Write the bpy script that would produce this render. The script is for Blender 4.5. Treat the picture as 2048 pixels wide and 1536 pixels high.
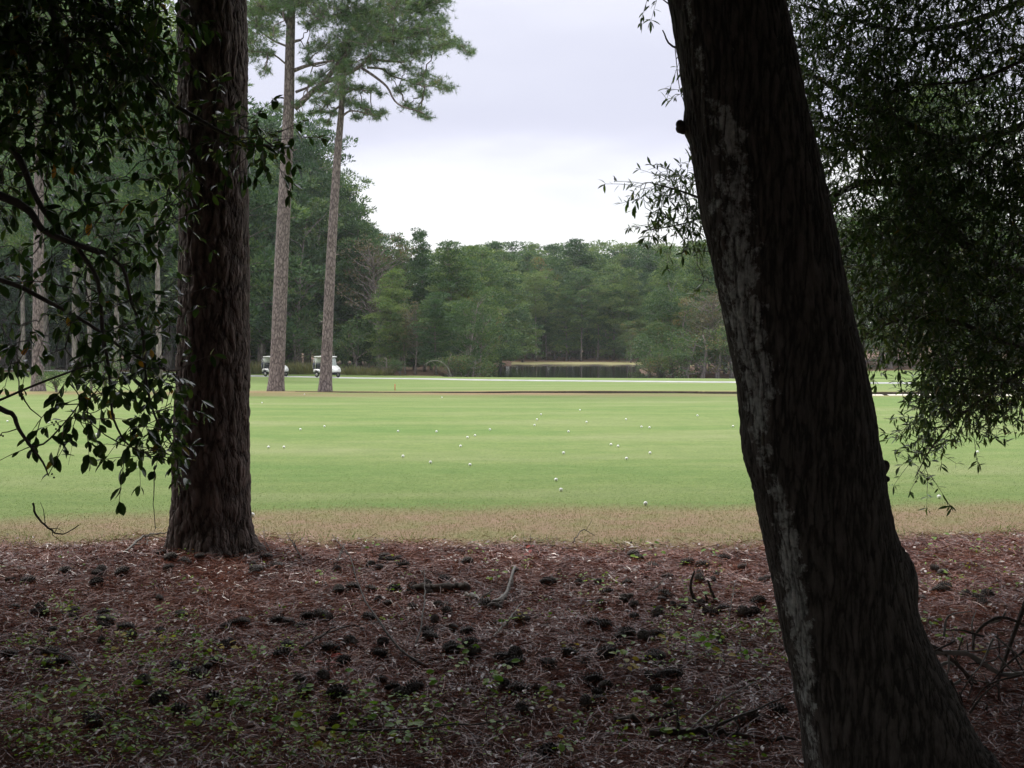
import bpy, math, random
import numpy as np
from mathutils import Vector, Matrix

sc = bpy.context.scene
for o in list(bpy.data.objects):
    bpy.data.objects.remove(o, do_unlink=True)
rng = np.random.default_rng(7)
random.seed(7)
R = math.radians

# ------------------------------------------------------------------ camera
F = 2160.0; CAM_H = 1.6; PITCH = math.atan(88 / F)
cam_d = bpy.data.cameras.new('camera')
cam = bpy.data.objects.new('camera', cam_d)
sc.collection.objects.link(cam)
cam.location = (0, 0, CAM_H)
cam.rotation_euler = (math.pi / 2 - PITCH, 0, 0)
cam_d.sensor_width = 36.0
cam_d.lens = F / 2048 * 36.0
cam_d.clip_start = 0.05
cam_d.clip_end = 6000
sc.camera = cam
sc.view_settings.view_transform = 'Standard'
sc.view_settings.look = 'None'
sc.view_settings.gamma = 1.0
sc.view_settings.use_curve_mapping = False
sc.view_settings.exposure = 0.55
sc.cycles.max_bounces = 8
sc.cycles.diffuse_bounces = 3
sc.cycles.glossy_bounces = 2
sc.cycles.transmission_bounces = 4
sc.cycles.transparent_max_bounces = 8
sc.cycles.volume_bounces = 1
sc.cycles.use_denoising = True

# ------------------------------------------------------------------ world: overcast sky with cloud banks
SUN_EL, SUN_AZ = 52.0, -62.0          # azimuth measured from +Y, negative to -X
world = bpy.data.worlds.new("World"); sc.world = world
world.use_nodes = True
nt = world.node_tree; nt.nodes.clear()
def N(nt, t, **kw):
    n = nt.nodes.new(t)
    for k, v in kw.items():
        if k.startswith('i_'):
            n.inputs[k[2:].replace('_', ' ')].default_value = v
        else:
            setattr(n, k, v)
    return n
def L(nt, a, b): nt.links.new(a, b)
def math_node(nt, op, a, b=None, clamp=False):
    n = nt.nodes.new('ShaderNodeMath'); n.operation = op; n.use_clamp = clamp
    for i, v in enumerate((a, b)):
        if v is None: continue
        if isinstance(v, (int, float)): n.inputs[i].default_value = v
        else: nt.links.new(v, n.inputs[i])
    return n.outputs[0]
def ramp(nt, fac, stops, interp='LINEAR'):
    n = nt.nodes.new('ShaderNodeValToRGB'); n.color_ramp.interpolation = interp
    el = n.color_ramp.elements
    while len(el) < len(stops): el.new(0.5)
    for e, (p, c) in zip(el, stops):
        e.position = p; e.color = (c[0], c[1], c[2], 1)
    if fac is not None: nt.links.new(fac, n.inputs[0])
    return n.outputs[0]
sky = N(nt, 'ShaderNodeTexSky', sky_type='NISHITA', sun_disc=False, sun_elevation=R(SUN_EL), sun_rotation=R(SUN_AZ))
tc = N(nt, 'ShaderNodeTexCoord')
sep = N(nt, 'ShaderNodeSeparateXYZ'); L(nt, tc.outputs['Generated'], sep.inputs[0])
mp = N(nt, 'ShaderNodeMapping'); mp.inputs['Scale'].default_value = (1.3, 1.3, 5.0); mp.inputs['Location'].default_value = (0.35, 0.2, 0.0)
L(nt, tc.outputs['Generated'], mp.inputs[0])
n1 = N(nt, 'ShaderNodeTexNoise', i_Scale=1.6, i_Detail=5.0, i_Roughness=0.5); L(nt, mp.outputs[0], n1.inputs['Vector'])
# cloud deck: bright gap low down, heavier grey-lavender base above it, broken light higher up
wob = math_node(nt, 'MULTIPLY', math_node(nt, 'SUBTRACT', n1.outputs[0], 0.5), 0.30)
elv = math_node(nt, 'ADD', sep.outputs['Z'], wob)
deck = ramp(nt, elv, [(0.0, (1.02, 1.05, 1.16)), (0.13, (1.04, 1.05, 1.14)), (0.185, (0.70, 0.70, 0.84)), (0.25, (0.68, 0.69, 0.82)),
                      (0.36, (0.90, 0.90, 1.0)), (1.0, (1.05, 1.05, 1.1))], 'B_SPLINE')
grad = math_node(nt, 'ADD', 0.92, math_node(nt, 'MULTIPLY', math_node(nt, 'MAXIMUM', math_node(nt, 'SUBTRACT', sep.outputs['Z'], 0.3), 0.0), 2.6))
vm = N(nt, 'ShaderNodeVectorMath', operation='SCALE'); L(nt, deck, vm.inputs[0]); L(nt, math_node(nt, 'MULTIPLY', grad, 8.4), vm.inputs['Scale'])
mx = N(nt, 'ShaderNodeMix', data_type='RGBA'); mx.inputs[0].default_value = 0.93
L(nt, sky.outputs[0], mx.inputs[6]); L(nt, vm.outputs[0], mx.inputs[7])
bg = N(nt, 'ShaderNodeBackground'); bg.inputs[1].default_value = 0.1
L(nt, mx.outputs[2], bg.inputs[0])
wo = N(nt, 'ShaderNodeOutputWorld'); L(nt, bg.outputs[0], wo.inputs[0])

sun_d = bpy.data.lights.new('sun', 'SUN'); sun_d.energy = 1.5; sun_d.angle = R(14); sun_d.color = (1.0, 0.965, 0.9)
sun = bpy.data.objects.new('sun', sun_d); sc.collection.objects.link(sun)
sv = Vector((math.sin(R(SUN_AZ)) * math.cos(R(SUN_EL)), math.cos(R(SUN_AZ)) * math.cos(R(SUN_EL)), math.sin(R(SUN_EL))))
sun.rotation_euler = sv.to_track_quat('Z', 'Y').to_euler()
sun.location = (-20, 10, 40)

# ------------------------------------------------------------------ helpers
COL = sc.collection
cp, sp = math.cos(PITCH), math.sin(PITCH)
def PX(u, v, d):
    """a point of the place at forward distance d, seen at photo pixel u, v"""
    x = (u - 1024) / F; z = -(v - 768) / F
    ry = cp + z * sp; rz = -sp + z * cp
    s = d / ry
    return np.array([x * s, d, CAM_H + rz * s])

def tag(o, label=None, cat=None, group=None, kind=None):
    if label: o['label'] = label
    if cat: o['category'] = cat
    if group: o['group'] = group
    if kind: o['kind'] = kind
    return o
def link(o, parent=None):
    COL.objects.link(o)
    if parent is not None: o.parent = parent
    return o
def empty(name, loc=(0, 0, 0), rz=0.0):
    o = bpy.data.objects.new(name, None); o.location = tuple(float(c) for c in loc); o.rotation_euler = (0, 0, rz)
    o.empty_display_size = 0.2
    return link(o)
def make_mesh(name, V, faces, mat=None, attrs=None, smooth=False):
    """faces: int array (n,3) or (n,4), or list of such arrays"""
    V = np.asarray(V, dtype=np.float32)
    if not isinstance(faces, (list, tuple)): faces = [faces]
    faces = [np.asarray(f, dtype=np.int32) for f in faces if len(f)]
    me = bpy.data.meshes.new(name)
    me.vertices.add(len(V)); me.vertices.foreach_set('co', V.ravel())
    loops = np.concatenate([f.ravel() for f in faces])
    sizes = np.concatenate([np.full(len(f), f.shape[1], dtype=np.int32) for f in faces])
    starts = np.concatenate([[0], np.cumsum(sizes)[:-1]]).astype(np.int32)
    me.loops.add(len(loops)); me.loops.foreach_set('vertex_index', loops)
    me.polygons.add(len(sizes)); me.polygons.foreach_set('loop_start', starts); me.polygons.foreach_set('loop_total', sizes)
    me.update(calc_edges=True)
    if smooth: me.polygons.foreach_set('use_smooth', np.ones(len(sizes), dtype=bool))
    if attrs:
        for k, a in attrs.items():
            at = me.attributes.new(k, 'FLOAT', 'POINT'); at.data.foreach_set('value', np.asarray(a, dtype=np.float32))
    if mat: me.materials.append(mat)
    me.validate()
    return me
def obj(name, me, parent=None, loc=None):
    o = bpy.data.objects.new(name, me)
    if loc is not None: o.location = tuple(float(c) for c in loc)
    return link(o, parent)

def unit(a):
    return a / np.maximum(np.linalg.norm(a, axis=-1, keepdims=True), 1e-9)
def rand_dirs(n, g=None):
    g = g or rng
    return unit(g.normal(size=(n, 3)))

class Geo:
    """collects vertices and faces into one mesh"""
    def __init__(s): s.V = []; s.F3 = []; s.F4 = []; s.A = []; s.n = 0
    def add(s, V, F4=None, F3=None, a=None):
        V = np.asarray(V, dtype=np.float32)
        if F4 is not None and len(F4): s.F4.append(np.asarray(F4, dtype=np.int32) + s.n)
        if F3 is not None and len(F3): s.F3.append(np.asarray(F3, dtype=np.int32) + s.n)
        s.V.append(V); s.n += len(V)
        s.A.append(np.full(len(V), 0.5) if a is None else (np.full(len(V), a) if np.isscalar(a) else a))
        return s
    def mesh(s, name, mat, smooth=False):
        fs = []
        if s.F4: fs.append(np.concatenate(s.F4))
        if s.F3: fs.append(np.concatenate(s.F3))
        return make_mesh(name, np.concatenate(s.V), fs, mat, {'rnd': np.concatenate(s.A)}, smooth)
    def box(s, c, h, a=0.5, rot=None):
        c = np.array(c, float); h = np.array(h, float)
        v = np.array([[x, y, z] for x in (-1, 1) for y in (-1, 1) for z in (-1, 1)], float) * h
        if rot is not None: v = v @ np.array(rot).T
        f = [[0, 1, 3, 2], [4, 6, 7, 5], [0, 4, 5, 1], [2, 3, 7, 6], [0, 2, 6, 4], [1, 5, 7, 3]]
        return s.add(v + c, f, a=a)
    def tube(s, P, r, k=6, a=0.5, cap=True):
        P = np.asarray(P, float); n = len(P); r = np.broadcast_to(np.asarray(r, float), (n,))
        T = unit(np.gradient(P, axis=0))
        ref = np.array([0, 0, 1.0]) if abs(T[:, 2]).mean() < 0.8 else np.array([0, 1.0, 0])
        A = unit(np.cross(T, ref)); B = np.cross(T, A)
        th = np.arange(k) * 2 * math.pi / k
        V = P[:, None] + r[:, None, None] * (A[:, None] * np.cos(th)[None, :, None] + B[:, None] * np.sin(th)[None, :, None])
        V = V.reshape(-1, 3)
        i = np.arange(n - 1)[:, None] * k; j = np.arange(k)[None]; jn = (j + 1) % k
        Fq = np.stack([i + j, i + jn, i + k + jn, i + k + j], -1).reshape(-1, 4)
        F3 = []
        if cap:
            V = np.vstack([V, P[0], P[-1]])
            c0, c1 = n * k, n * k + 1
            for q in range(k):
                F3.append([c0, (q + 1) % k, q]); F3.append([c1, (n - 1) * k + q, (n - 1) * k + (q + 1) % k])
        return s.add(V, Fq, F3, a=a)
    def prism(s, poly, y0, y1, a=0.5):
        """outline in x,z extruded along y"""
        n = len(poly)
        V = [[p[0], y0, p[1]] for p in poly] + [[p[0], y1, p[1]] for p in poly]
        V += [[np.mean([p[0] for p in poly]), y0, np.mean([p[1] for p in poly])], [np.mean([p[0] for p in poly]), y1, np.mean([p[1] for p in poly])]]
        F4 = [[i, (i + 1) % n, n + (i + 1) % n, n + i] for i in range(n)]
        F3 = [[2 * n, (i + 1) % n, i] for i in range(n)] + [[2 * n + 1, n + i, n + (i + 1) % n] for i in range(n)]
        return s.add(V, F4, F3, a=a)
    def ball(s, c, r, k=10, m=6, a=0.5):
        V = []; r = np.broadcast_to(np.asarray(r, float), (3,))
        for i in range(m + 1):
            ph = math.pi * i / m
            for j in range(k):
                t = 2 * math.pi * j / k
                V.append([c[0] + r[0] * math.sin(ph) * math.cos(t), c[1] + r[1] * math.sin(ph) * math.sin(t), c[2] + r[2] * math.cos(ph)])
        Fq = [[i * k + j, (i + 1) * k + j, (i + 1) * k + (j + 1) % k, i * k + (j + 1) % k] for i in range(m) for j in range(k)]
        return s.add(V, Fq, a=a)

def catmull(P, n):
    P = np.asarray(P, float)
    if len(P) == 2: return P[0] + (P[1] - P[0]) * np.linspace(0, 1, n)[:, None]
    Q = np.vstack([2 * P[0] - P[1], P, 2 * P[-1] - P[-2]])
    t = np.linspace(0, len(P) - 1 - 1e-6, n); i = t.astype(int); f = (t - i)[:, None]
    p0, p1, p2, p3 = Q[i], Q[i + 1], Q[i + 2], Q[i + 3]
    return 0.5 * (2 * p1 + (p2 - p0) * f + (2 * p0 - 5 * p1 + 4 * p2 - p3) * f ** 2 + (3 * p1 - 3 * p2 + p3 - p0) * f ** 3)

def wiggle(a, b, n=4, amp=0.06, sag=0.0, g=None):
    g = g or rng
    a = np.asarray(a, float); b = np.asarray(b, float); t = np.linspace(0, 1, n)[:, None]
    L_ = np.linalg.norm(b - a)
    w = np.sin(math.pi * t)
    return a + (b - a) * t + g.normal(size=(n, 3)) * amp * L_ * w + np.array([0, 0, -sag * L_]) * w

def cards(C, D, Ls, Ws, g=None, shape='diamond', up=None):
    """small leaf faces: centre at the base C, pointing along D"""
    g = g or rng
    n = len(C); D = unit(D)
    X = rand_dirs(n, g) if up is None else unit(up + 0.5 * rand_dirs(n, g))
    S = unit(np.cross(D, X))
    Ls = np.broadcast_to(Ls, (n,))[:, None]; Ws = np.broadcast_to(Ws, (n,))[:, None]
    if shape == 'diamond':
        V = np.stack([C, C + D * Ls * 0.45 + S * Ws * 0.5, C + D * Ls, C + D * Ls * 0.45 - S * Ws * 0.5], 1).reshape(-1, 3)
        Fq = np.arange(4 * n).reshape(-1, 4); return V, Fq, None
    V = np.stack([C - S * Ws * 0.5, C + S * Ws * 0.5, C + D * Ls], 1).reshape(-1, 3)
    return V, None, np.arange(3 * n).reshape(-1, 3)

# ------------------------------------------------------------------ materials
MATS = {}
def mat_new(name):
    m = bpy.data.materials.new(name); m.use_nodes = True
    nt = m.node_tree; nt.nodes.clear()
    out = nt.nodes.new('ShaderNodeOutputMaterial')
    MATS[name] = m
    return m, nt, out
def plain(name, col, rough=0.6, var=0.12, scale=8.0, bump=0.0, metallic=0.0, spec=0.5, coat=0.0):
    m, nt, out = mat_new(name)
    t = N(nt, 'ShaderNodeTexCoord')
    n = N(nt, 'ShaderNodeTexNoise', i_Scale=scale, i_Detail=6.0, i_Roughness=0.6); L(nt, t.outputs['Object'], n.inputs['Vector'])
    c0 = [max(0, c * (1 - var)) for c in col]; c1 = [min(1, c * (1 + var)) for c in col]
    c = ramp(nt, n.outputs[0], [(0.3, c0), (0.7, c1)])
    b = N(nt, 'ShaderNodeBsdfPrincipled'); b.inputs['Roughness'].default_value = rough; b.inputs['Metallic'].default_value = metallic
    b.inputs['Specular IOR Level'].default_value = spec; b.inputs['Coat Weight'].default_value = coat
    L(nt, c, b.inputs['Base Color'])
    if bump:
        bp = N(nt, 'ShaderNodeBump'); bp.inputs['Strength'].default_value = bump; bp.inputs['Distance'].default_value = 0.02
        L(nt, n.outputs[0], bp.inputs['Height']); L(nt, bp.outputs[0], b.inputs['Normal'])
    L(nt, b.outputs[0], out.inputs[0])
    return m
def leafmat(name, stops, rough=0.5, spec=0.4, trans=0.35, objvar=0.0, noise=0.0, nscale=0.25, tcol=1.3):
    """leaf colours come from each leaf's own random value"""
    m, nt, out = mat_new(name)
    at = N(nt, 'ShaderNodeAttribute', attribute_name='rnd')
    f = at.outputs['Fac']
    if objvar:
        oi = N(nt, 'ShaderNodeObjectInfo')
        f = math_node(nt, 'ADD', f, math_node(nt, 'MULTIPLY', math_node(nt, 'SUBTRACT', oi.outputs['Random'], 0.5), objvar), True)
    if noise:
        tc = N(nt, 'ShaderNodeTexCoord'); n = N(nt, 'ShaderNodeTexNoise', i_Scale=nscale, i_Detail=2.0)
        L(nt, tc.outputs['Object'], n.inputs['Vector'])
        f = math_node(nt, 'ADD', f, math_node(nt, 'MULTIPLY', math_node(nt, 'SUBTRACT', n.outputs[0], 0.5), noise), True)
    c = ramp(nt, f, stops)
    b = N(nt, 'ShaderNodeBsdfPrincipled'); b.inputs['Roughness'].default_value = rough; b.inputs['Specular IOR Level'].default_value = spec
    L(nt, c, b.inputs['Base Color'])
    if trans > 0:
        t = N(nt, 'ShaderNodeBsdfTranslucent')
        sca = N(nt, 'ShaderNodeVectorMath', operation='MULTIPLY'); sca.inputs[1].default_value = (tcol, tcol * 1.05, tcol * 0.6)
        L(nt, c, sca.inputs[0]); L(nt, sca.outputs[0], t.inputs[0])
        mx = N(nt, 'ShaderNodeMixShader'); mx.inputs[0].default_value = trans
        L(nt, b.outputs[0], mx.inputs[1]); L(nt, t.outputs[0], mx.inputs[2]); L(nt, mx.outputs[0], out.inputs[0])
    else:
        L(nt, b.outputs[0], out.inputs[0])
    return m
def barkmat(name, c_dark, c_light, sx, sz, depth, rough=0.85, lichen=0.0, grain=28.0, plates=True, lscale=2.2):
    """bark relief by true displacement: long plates parted by fissures"""
    m, nt, out = mat_new(name)
    tc = N(nt, 'ShaderNodeTexCoord')
    mp = N(nt, 'ShaderNodeMapping'); mp.inputs['Scale'].default_value = (sx, sx, sz)
    wn = N(nt, 'ShaderNodeTexNoise', i_Scale=3.0, i_Detail=4.0); L(nt, tc.outputs['Object'], wn.inputs['Vector'])
    wv = N(nt, 'ShaderNodeVectorMath', operation='SCALE'); L(nt, wn.outputs['Color'], wv.inputs[0]); wv.inputs['Scale'].default_value = 0.10 if plates else 0.05
    ad = N(nt, 'ShaderNodeVectorMath', operation='ADD'); L(nt, tc.outputs['Object'], ad.inputs[0]); L(nt, wv.outputs[0], ad.inputs[1])
    L(nt, ad.outputs[0], mp.inputs[0])
    vo = N(nt, 'ShaderNodeTexVoronoi', feature='DISTANCE_TO_EDGE'); vo.inputs['Scale'].default_value = 1.0; L(nt, mp.outputs[0], vo.inputs['Vector'])
    pl = math_node(nt, 'POWER', math_node(nt, 'MULTIPLY', vo.outputs['Distance'], 3.2, True), 0.6)
    mp2 = N(nt, 'ShaderNodeMapping'); mp2.inputs['Scale'].default_value = (grain, grain, grain * (0.28 if plates else 0.30)); L(nt, ad.outputs[0], mp2.inputs[0])
    n2 = N(nt, 'ShaderNodeTexNoise', i_Scale=1.0, i_Detail=8.0, i_Roughness=0.65); L(nt, mp2.outputs[0], n2.inputs['Vector'])
    n3 = N(nt, 'ShaderNodeTexNoise', i_Scale=60.0, i_Detail=4.0); L(nt, tc.outputs['Object'], n3.inputs['Vector'])
    mp4 = N(nt, 'ShaderNodeMapping'); k4 = sx * (1.5 if plates else 1.25); mp4.inputs['Scale'].default_value = (k4, k4, k4 * (0.30 if plates else 0.13)); L(nt, ad.outputs[0], mp4.inputs[0])
    n4 = N(nt, 'ShaderNodeTexNoise', i_Scale=1.0, i_Detail=3.0, i_Roughness=0.5); L(nt, mp4.outputs[0], n4.inputs['Vector'])
    ridge = math_node(nt, 'POWER', math_node(nt, 'MULTIPLY', math_node(nt, 'ABSOLUTE', math_node(nt, 'SUBTRACT', n4.outputs[0], 0.5)), 7.0, True), 0.7)
    h = math_node(nt, 'ADD', math_node(nt, 'ADD', math_node(nt, 'MULTIPLY', pl, 0.34 if plates else 0.12), math_node(nt, 'MULTIPLY', ridge, 0.28 if plates else 0.30)),
                  math_node(nt, 'ADD', math_node(nt, 'MULTIPLY', n2.outputs[0], 0.36 if plates else 0.5), math_node(nt, 'MULTIPLY', n3.outputs[0], 0.10)))
    col = ramp(nt, h, [(0.15, [c * 0.35 for c in c_dark]), (0.45, c_dark), (0.8, c_light), (1.0, [c * 1.1 for c in c_light])])
    if lichen:
        mp3 = N(nt, 'ShaderNodeMapping'); mp3.inputs['Scale'].default_value = (1, 1, 0.55); L(nt, tc.outputs['Object'], mp3.inputs[0])
        ln = N(nt, 'ShaderNodeTexNoise', i_Scale=9.0, i_Detail=9.0, i_Roughness=0.72); L(nt, mp3.outputs[0], ln.inputs['Vector'])
        ls = N(nt, 'ShaderNodeTexNoise', i_Scale=26.0, i_Detail=6.0, i_Roughness=0.75); L(nt, tc.outputs['Object'], ls.inputs['Vector'])
        at = N(nt, 'ShaderNodeAttribute', attribute_name='side')
        lf = math_node(nt, 'ADD', math_node(nt, 'ADD', ln.outputs[0], math_node(nt, 'MULTIPLY', at.outputs['Fac'], lichen)), math_node(nt, 'MULTIPLY', math_node(nt, 'SUBTRACT', ls.outputs[0], 0.5), 1.7))
        lm = ramp(nt, lf, [(0.62, (0, 0, 0)), (0.80, (1, 1, 1))])
        spots = ramp(nt, ls.outputs[0], [(0.685, (0, 0, 0)), (0.72, (0.8, 0.8, 0.8))])
        lmx = math_node(nt, 'MAXIMUM', lm, spots)
        lm2 = math_node(nt, 'MULTIPLY', lmx, ramp(nt, h, [(0.32, (0.03,) * 3), (0.62, (0.95,) * 3)]))
        cm = N(nt, 'ShaderNodeMix', data_type='RGBA'); L(nt, lm2, cm.inputs[0]); L(nt, col, cm.inputs[6])
        lc = ramp(nt, n3.outputs[0], [(0.35, (0.32, 0.335, 0.31)), (0.7, (0.58, 0.59, 0.55))]); L(nt, lc, cm.inputs[7])
        col = cm.outputs[2]
    b = N(nt, 'ShaderNodeBsdfPrincipled'); b.inputs['Roughness'].default_value = rough; b.inputs['Specular IOR Level'].default_value = 0.25
    L(nt, col, b.inputs['Base Color'])
    L(nt, b.outputs[0], out.inputs[0])
    if depth > 0:
        dn = N(nt, 'ShaderNodeDisplacement'); dn.inputs['Midlevel'].default_value = 0.6; dn.inputs['Scale'].default_value = depth
        L(nt, h, dn.inputs['Height']); L(nt, dn.outputs[0], out.inputs['Displacement'])
        m.displacement_method = 'BOTH'
    return m

M_pinebark = barkmat('pine_bark', (0.042, 0.031, 0.027), (0.135, 0.105, 0.095), 13.0, 3.4, 0.036)
M_oakbark = barkmat('lichen_bark', (0.045, 0.040, 0.034), (0.15, 0.132, 0.115), 30.0, 7.0, 0.020, lichen=1.0, grain=60.0, plates=False)
M_midbark = barkmat('grey_pine_bark', (0.095, 0.075, 0.072), (0.25, 0.205, 0.195), 9.0, 4.0, 0.0, grain=16.0)
M_farbark = barkmat('far_bark', (0.12, 0.10, 0.09), (0.27, 0.235, 0.215), 5.0, 1.0, 0.0, grain=6.0)
M_twig = plain('twig_bark', (0.075, 0.062, 0.052), 0.75, 0.3, 30)
M_greytwig = plain('weathered_twig', (0.20, 0.185, 0.165), 0.7, 0.35, 25)
M_log = plain('rotting_wood', (0.070, 0.055, 0.045), 0.85, 0.45, 22, bump=0.6)
M_paletwig = plain('bleached_wood', (0.36, 0.34, 0.30), 0.8, 0.2, 10)
M_glossleaf = leafmat('glossy_evergreen_leaf', [(0.0, (0.028, 0.055, 0.018)), (0.6, (0.050, 0.098, 0.028)), (0.985, (0.095, 0.155, 0.035)), (0.993, (0.40, 0.22, 0.03)), (1.0, (0.42, 0.17, 0.03))], rough=0.2, spec=0.6, trans=0.32)
M_oakleaf = leafmat('oak_leaf', [(0.0, (0.032, 0.062, 0.022)), (0.55, (0.060, 0.108, 0.034)), (0.985, (0.115, 0.165, 0.045)), (1.0, (0.24, 0.15, 0.03))], rough=0.30, spec=0.6, trans=0.38)
M_needle = leafmat('pine_needles', [(0.0, (0.06, 0.11, 0.062)), (0.5, (0.105, 0.17, 0.075)), (0.85, (0.17, 0.22, 0.08)), (1.0, (0.25, 0.20, 0.10))], rough=0.5, trans=0.35, noise=0.7, nscale=0.7)
M_pinef = leafmat('pine_foliage', [(0.0, (0.028, 0.066, 0.028)), (0.5, (0.066, 0.130, 0.046)), (1.0, (0.165, 0.225, 0.068))], rough=0.6, trans=0.25, objvar=0.9, noise=0.5)
M_broadf = leafmat('broadleaf_foliage', [(0.0, (0.040, 0.080, 0.034)), (0.4, (0.060, 0.110, 0.042)), (0.75, (0.105, 0.155, 0.055)), (0.96, (0.15, 0.16, 0.06)), (1.0, (0.17, 0.11, 0.05))], rough=0.55, trans=0.35, objvar=0.6, noise=0.5)
M_autumnf = leafmat('thin_autumn_foliage', [(0.0, (0.075, 0.065, 0.045)), (0.6, (0.11, 0.10, 0.06)), (1.0, (0.16, 0.12, 0.07))], rough=0.6, trans=0.3, objvar=0.3)
M_seed = leafmat('seedling_leaf', [(0.0, (0.12, 0.26, 0.03)), (0.7, (0.22, 0.38, 0.045)), (1.0, (0.34, 0.44, 0.06))], rough=0.42, trans=0.4)
M_yellow = leafmat('yellow_leaf', [(0.0, (0.30, 0.30, 0.05)), (1.0, (0.50, 0.36, 0.05))], rough=0.5, trans=0.4)
M_red = leafmat('red_leaf', [(0.0, (0.28, 0.04, 0.03)), (1.0, (0.45, 0.07, 0.05))], rough=0.5, trans=0.4)
M_cover = leafmat('ground_cover_leaf', [(0.0, (0.10, 0.20, 0.022)), (0.7, (0.20, 0.34, 0.035)), (0.92, (0.38, 0.46, 0.06)), (1.0, (0.38, 0.18, 0.05))], rough=0.4, trans=0.35)
M_straw = leafmat('pine_straw', [(0.0, (0.055, 0.016, 0.009)), (0.45, (0.205, 0.066, 0.040)), (0.8, (0.35, 0.15, 0.10)), (1.0, (0.55, 0.36, 0.27))], rough=0.2, spec=0.45, trans=0.0)
M_chip = leafmat('dead_leaf_and_glint', [(0.0, (0.10, 0.05, 0.035)), (0.6, (0.22, 0.13, 0.095)), (0.85, (0.42, 0.33, 0.29)), (1.0, (0.62, 0.58, 0.56))], rough=0.3, spec=0.7, trans=0.0)  # dead leaf browns; the palest stops paint in white glints
M_drygrass = leafmat('dry_grass_blade', [(0.0, (0.14, 0.17, 0.06)), (0.45, (0.22, 0.195, 0.10)), (1.0, (0.33, 0.245, 0.145))], rough=0.55, trans=0.3)
M_lawngrass = leafmat('lawn_blade', [(0.0, (0.115, 0.19, 0.052)), (0.6, (0.155, 0.225, 0.070)), (1.0, (0.22, 0.26, 0.11))], rough=0.5, trans=0.3)
M_reed = leafmat('reed_blade', [(0.0, (0.10, 0.12, 0.05)), (0.6, (0.18, 0.18, 0.08)), (1.0, (0.26, 0.19, 0.11))], rough=0.6, trans=0.3)
M_cone = leafmat('cone_scale', [(0.0, (0.030, 0.024, 0.020)), (0.6, (0.065, 0.050, 0.043)), (1.0, (0.15, 0.125, 0.11))], rough=0.6, trans=0.0)
M_berry = plain('dark_berry', (0.02, 0.02, 0.03), 0.3, 0.2, 10)
M_ball = plain('golf_ball_white', (0.80, 0.80, 0.78), 0.35, 0.02, 40)
M_cartwhite = plain('cart_white', (0.80, 0.80, 0.78), 0.25, 0.03, 4, coat=0.4)
M_cartdark = plain('cart_navy', (0.020, 0.024, 0.045), 0.5, 0.2, 6)
M_black = plain('black_plastic', (0.015, 0.015, 0.018), 0.6, 0.2, 10)
M_rubber = plain('tyre_rubber', (0.02, 0.02, 0.02), 0.85, 0.2, 20)
M_metal = plain('steel', (0.55, 0.55, 0.56), 0.3, 0.1, 20, metallic=0.9)
M_rim = plain('wheel_rim', (0.42, 0.40, 0.38), 0.4, 0.1, 10, metallic=0.3)
M_seat = plain('seat_vinyl', (0.03, 0.032, 0.045), 0.5, 0.1, 10)
M_stake = plain('red_stake_paint', (0.42, 0.07, 0.03), 0.6, 0.1, 10)
M_concrete = plain('path_concrete', (0.36, 0.36, 0.365), 0.8, 0.25, 0.8)
M_sand = plain('pale_shore_sand', (0.62, 0.58, 0.50), 0.85, 0.25, 1.2)
def glassmat():
    m, nt, out = mat_new('windshield_plastic')
    b = N(nt, 'ShaderNodeBsdfPrincipled'); b.inputs['Base Color'].default_value = (0.75, 0.8, 0.8, 1); b.inputs['Roughness'].default_value = 0.15
    t = N(nt, 'ShaderNodeBsdfTransparent'); t.inputs[0].default_value = (0.85, 0.88, 0.88, 1)
    mx = N(nt, 'ShaderNodeMixShader'); mx.inputs[0].default_value = 0.55
    L(nt, b.outputs[0], mx.inputs[1]); L(nt, t.outputs[0], mx.inputs[2]); L(nt, mx.outputs[0], out.inputs[0]); return m
M_glass = glassmat()
def watermat(name, col, bump, scale):
    m, nt, out = mat_new(name)
    tc = N(nt, 'ShaderNodeTexCoord'); n = N(nt, 'ShaderNodeTexNoise', i_Scale=scale, i_Detail=3.0)
    L(nt, tc.outputs['Object'], n.inputs['Vector'])
    b = N(nt, 'ShaderNodeBsdfPrincipled'); b.inputs['Base Color'].default_value = (*col, 1); b.inputs['Roughness'].default_value = 0.06; b.inputs['IOR'].default_value = 1.33
    bp = N(nt, 'ShaderNodeBump'); bp.inputs['Strength'].default_value = bump; bp.inputs['Distance'].default_value = 0.05
    L(nt, n.outputs[0], bp.inputs['Height']); L(nt, bp.outputs[0], b.inputs['Normal']); L(nt, b.outputs[0], out.inputs[0]); return m
M_pond = watermat('pond_water', (0.012, 0.014, 0.012), 0.12, 1.5)
M_ditch = watermat('ditch_water', (0.10, 0.105, 0.075), 0.5, 3.0)

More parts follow.
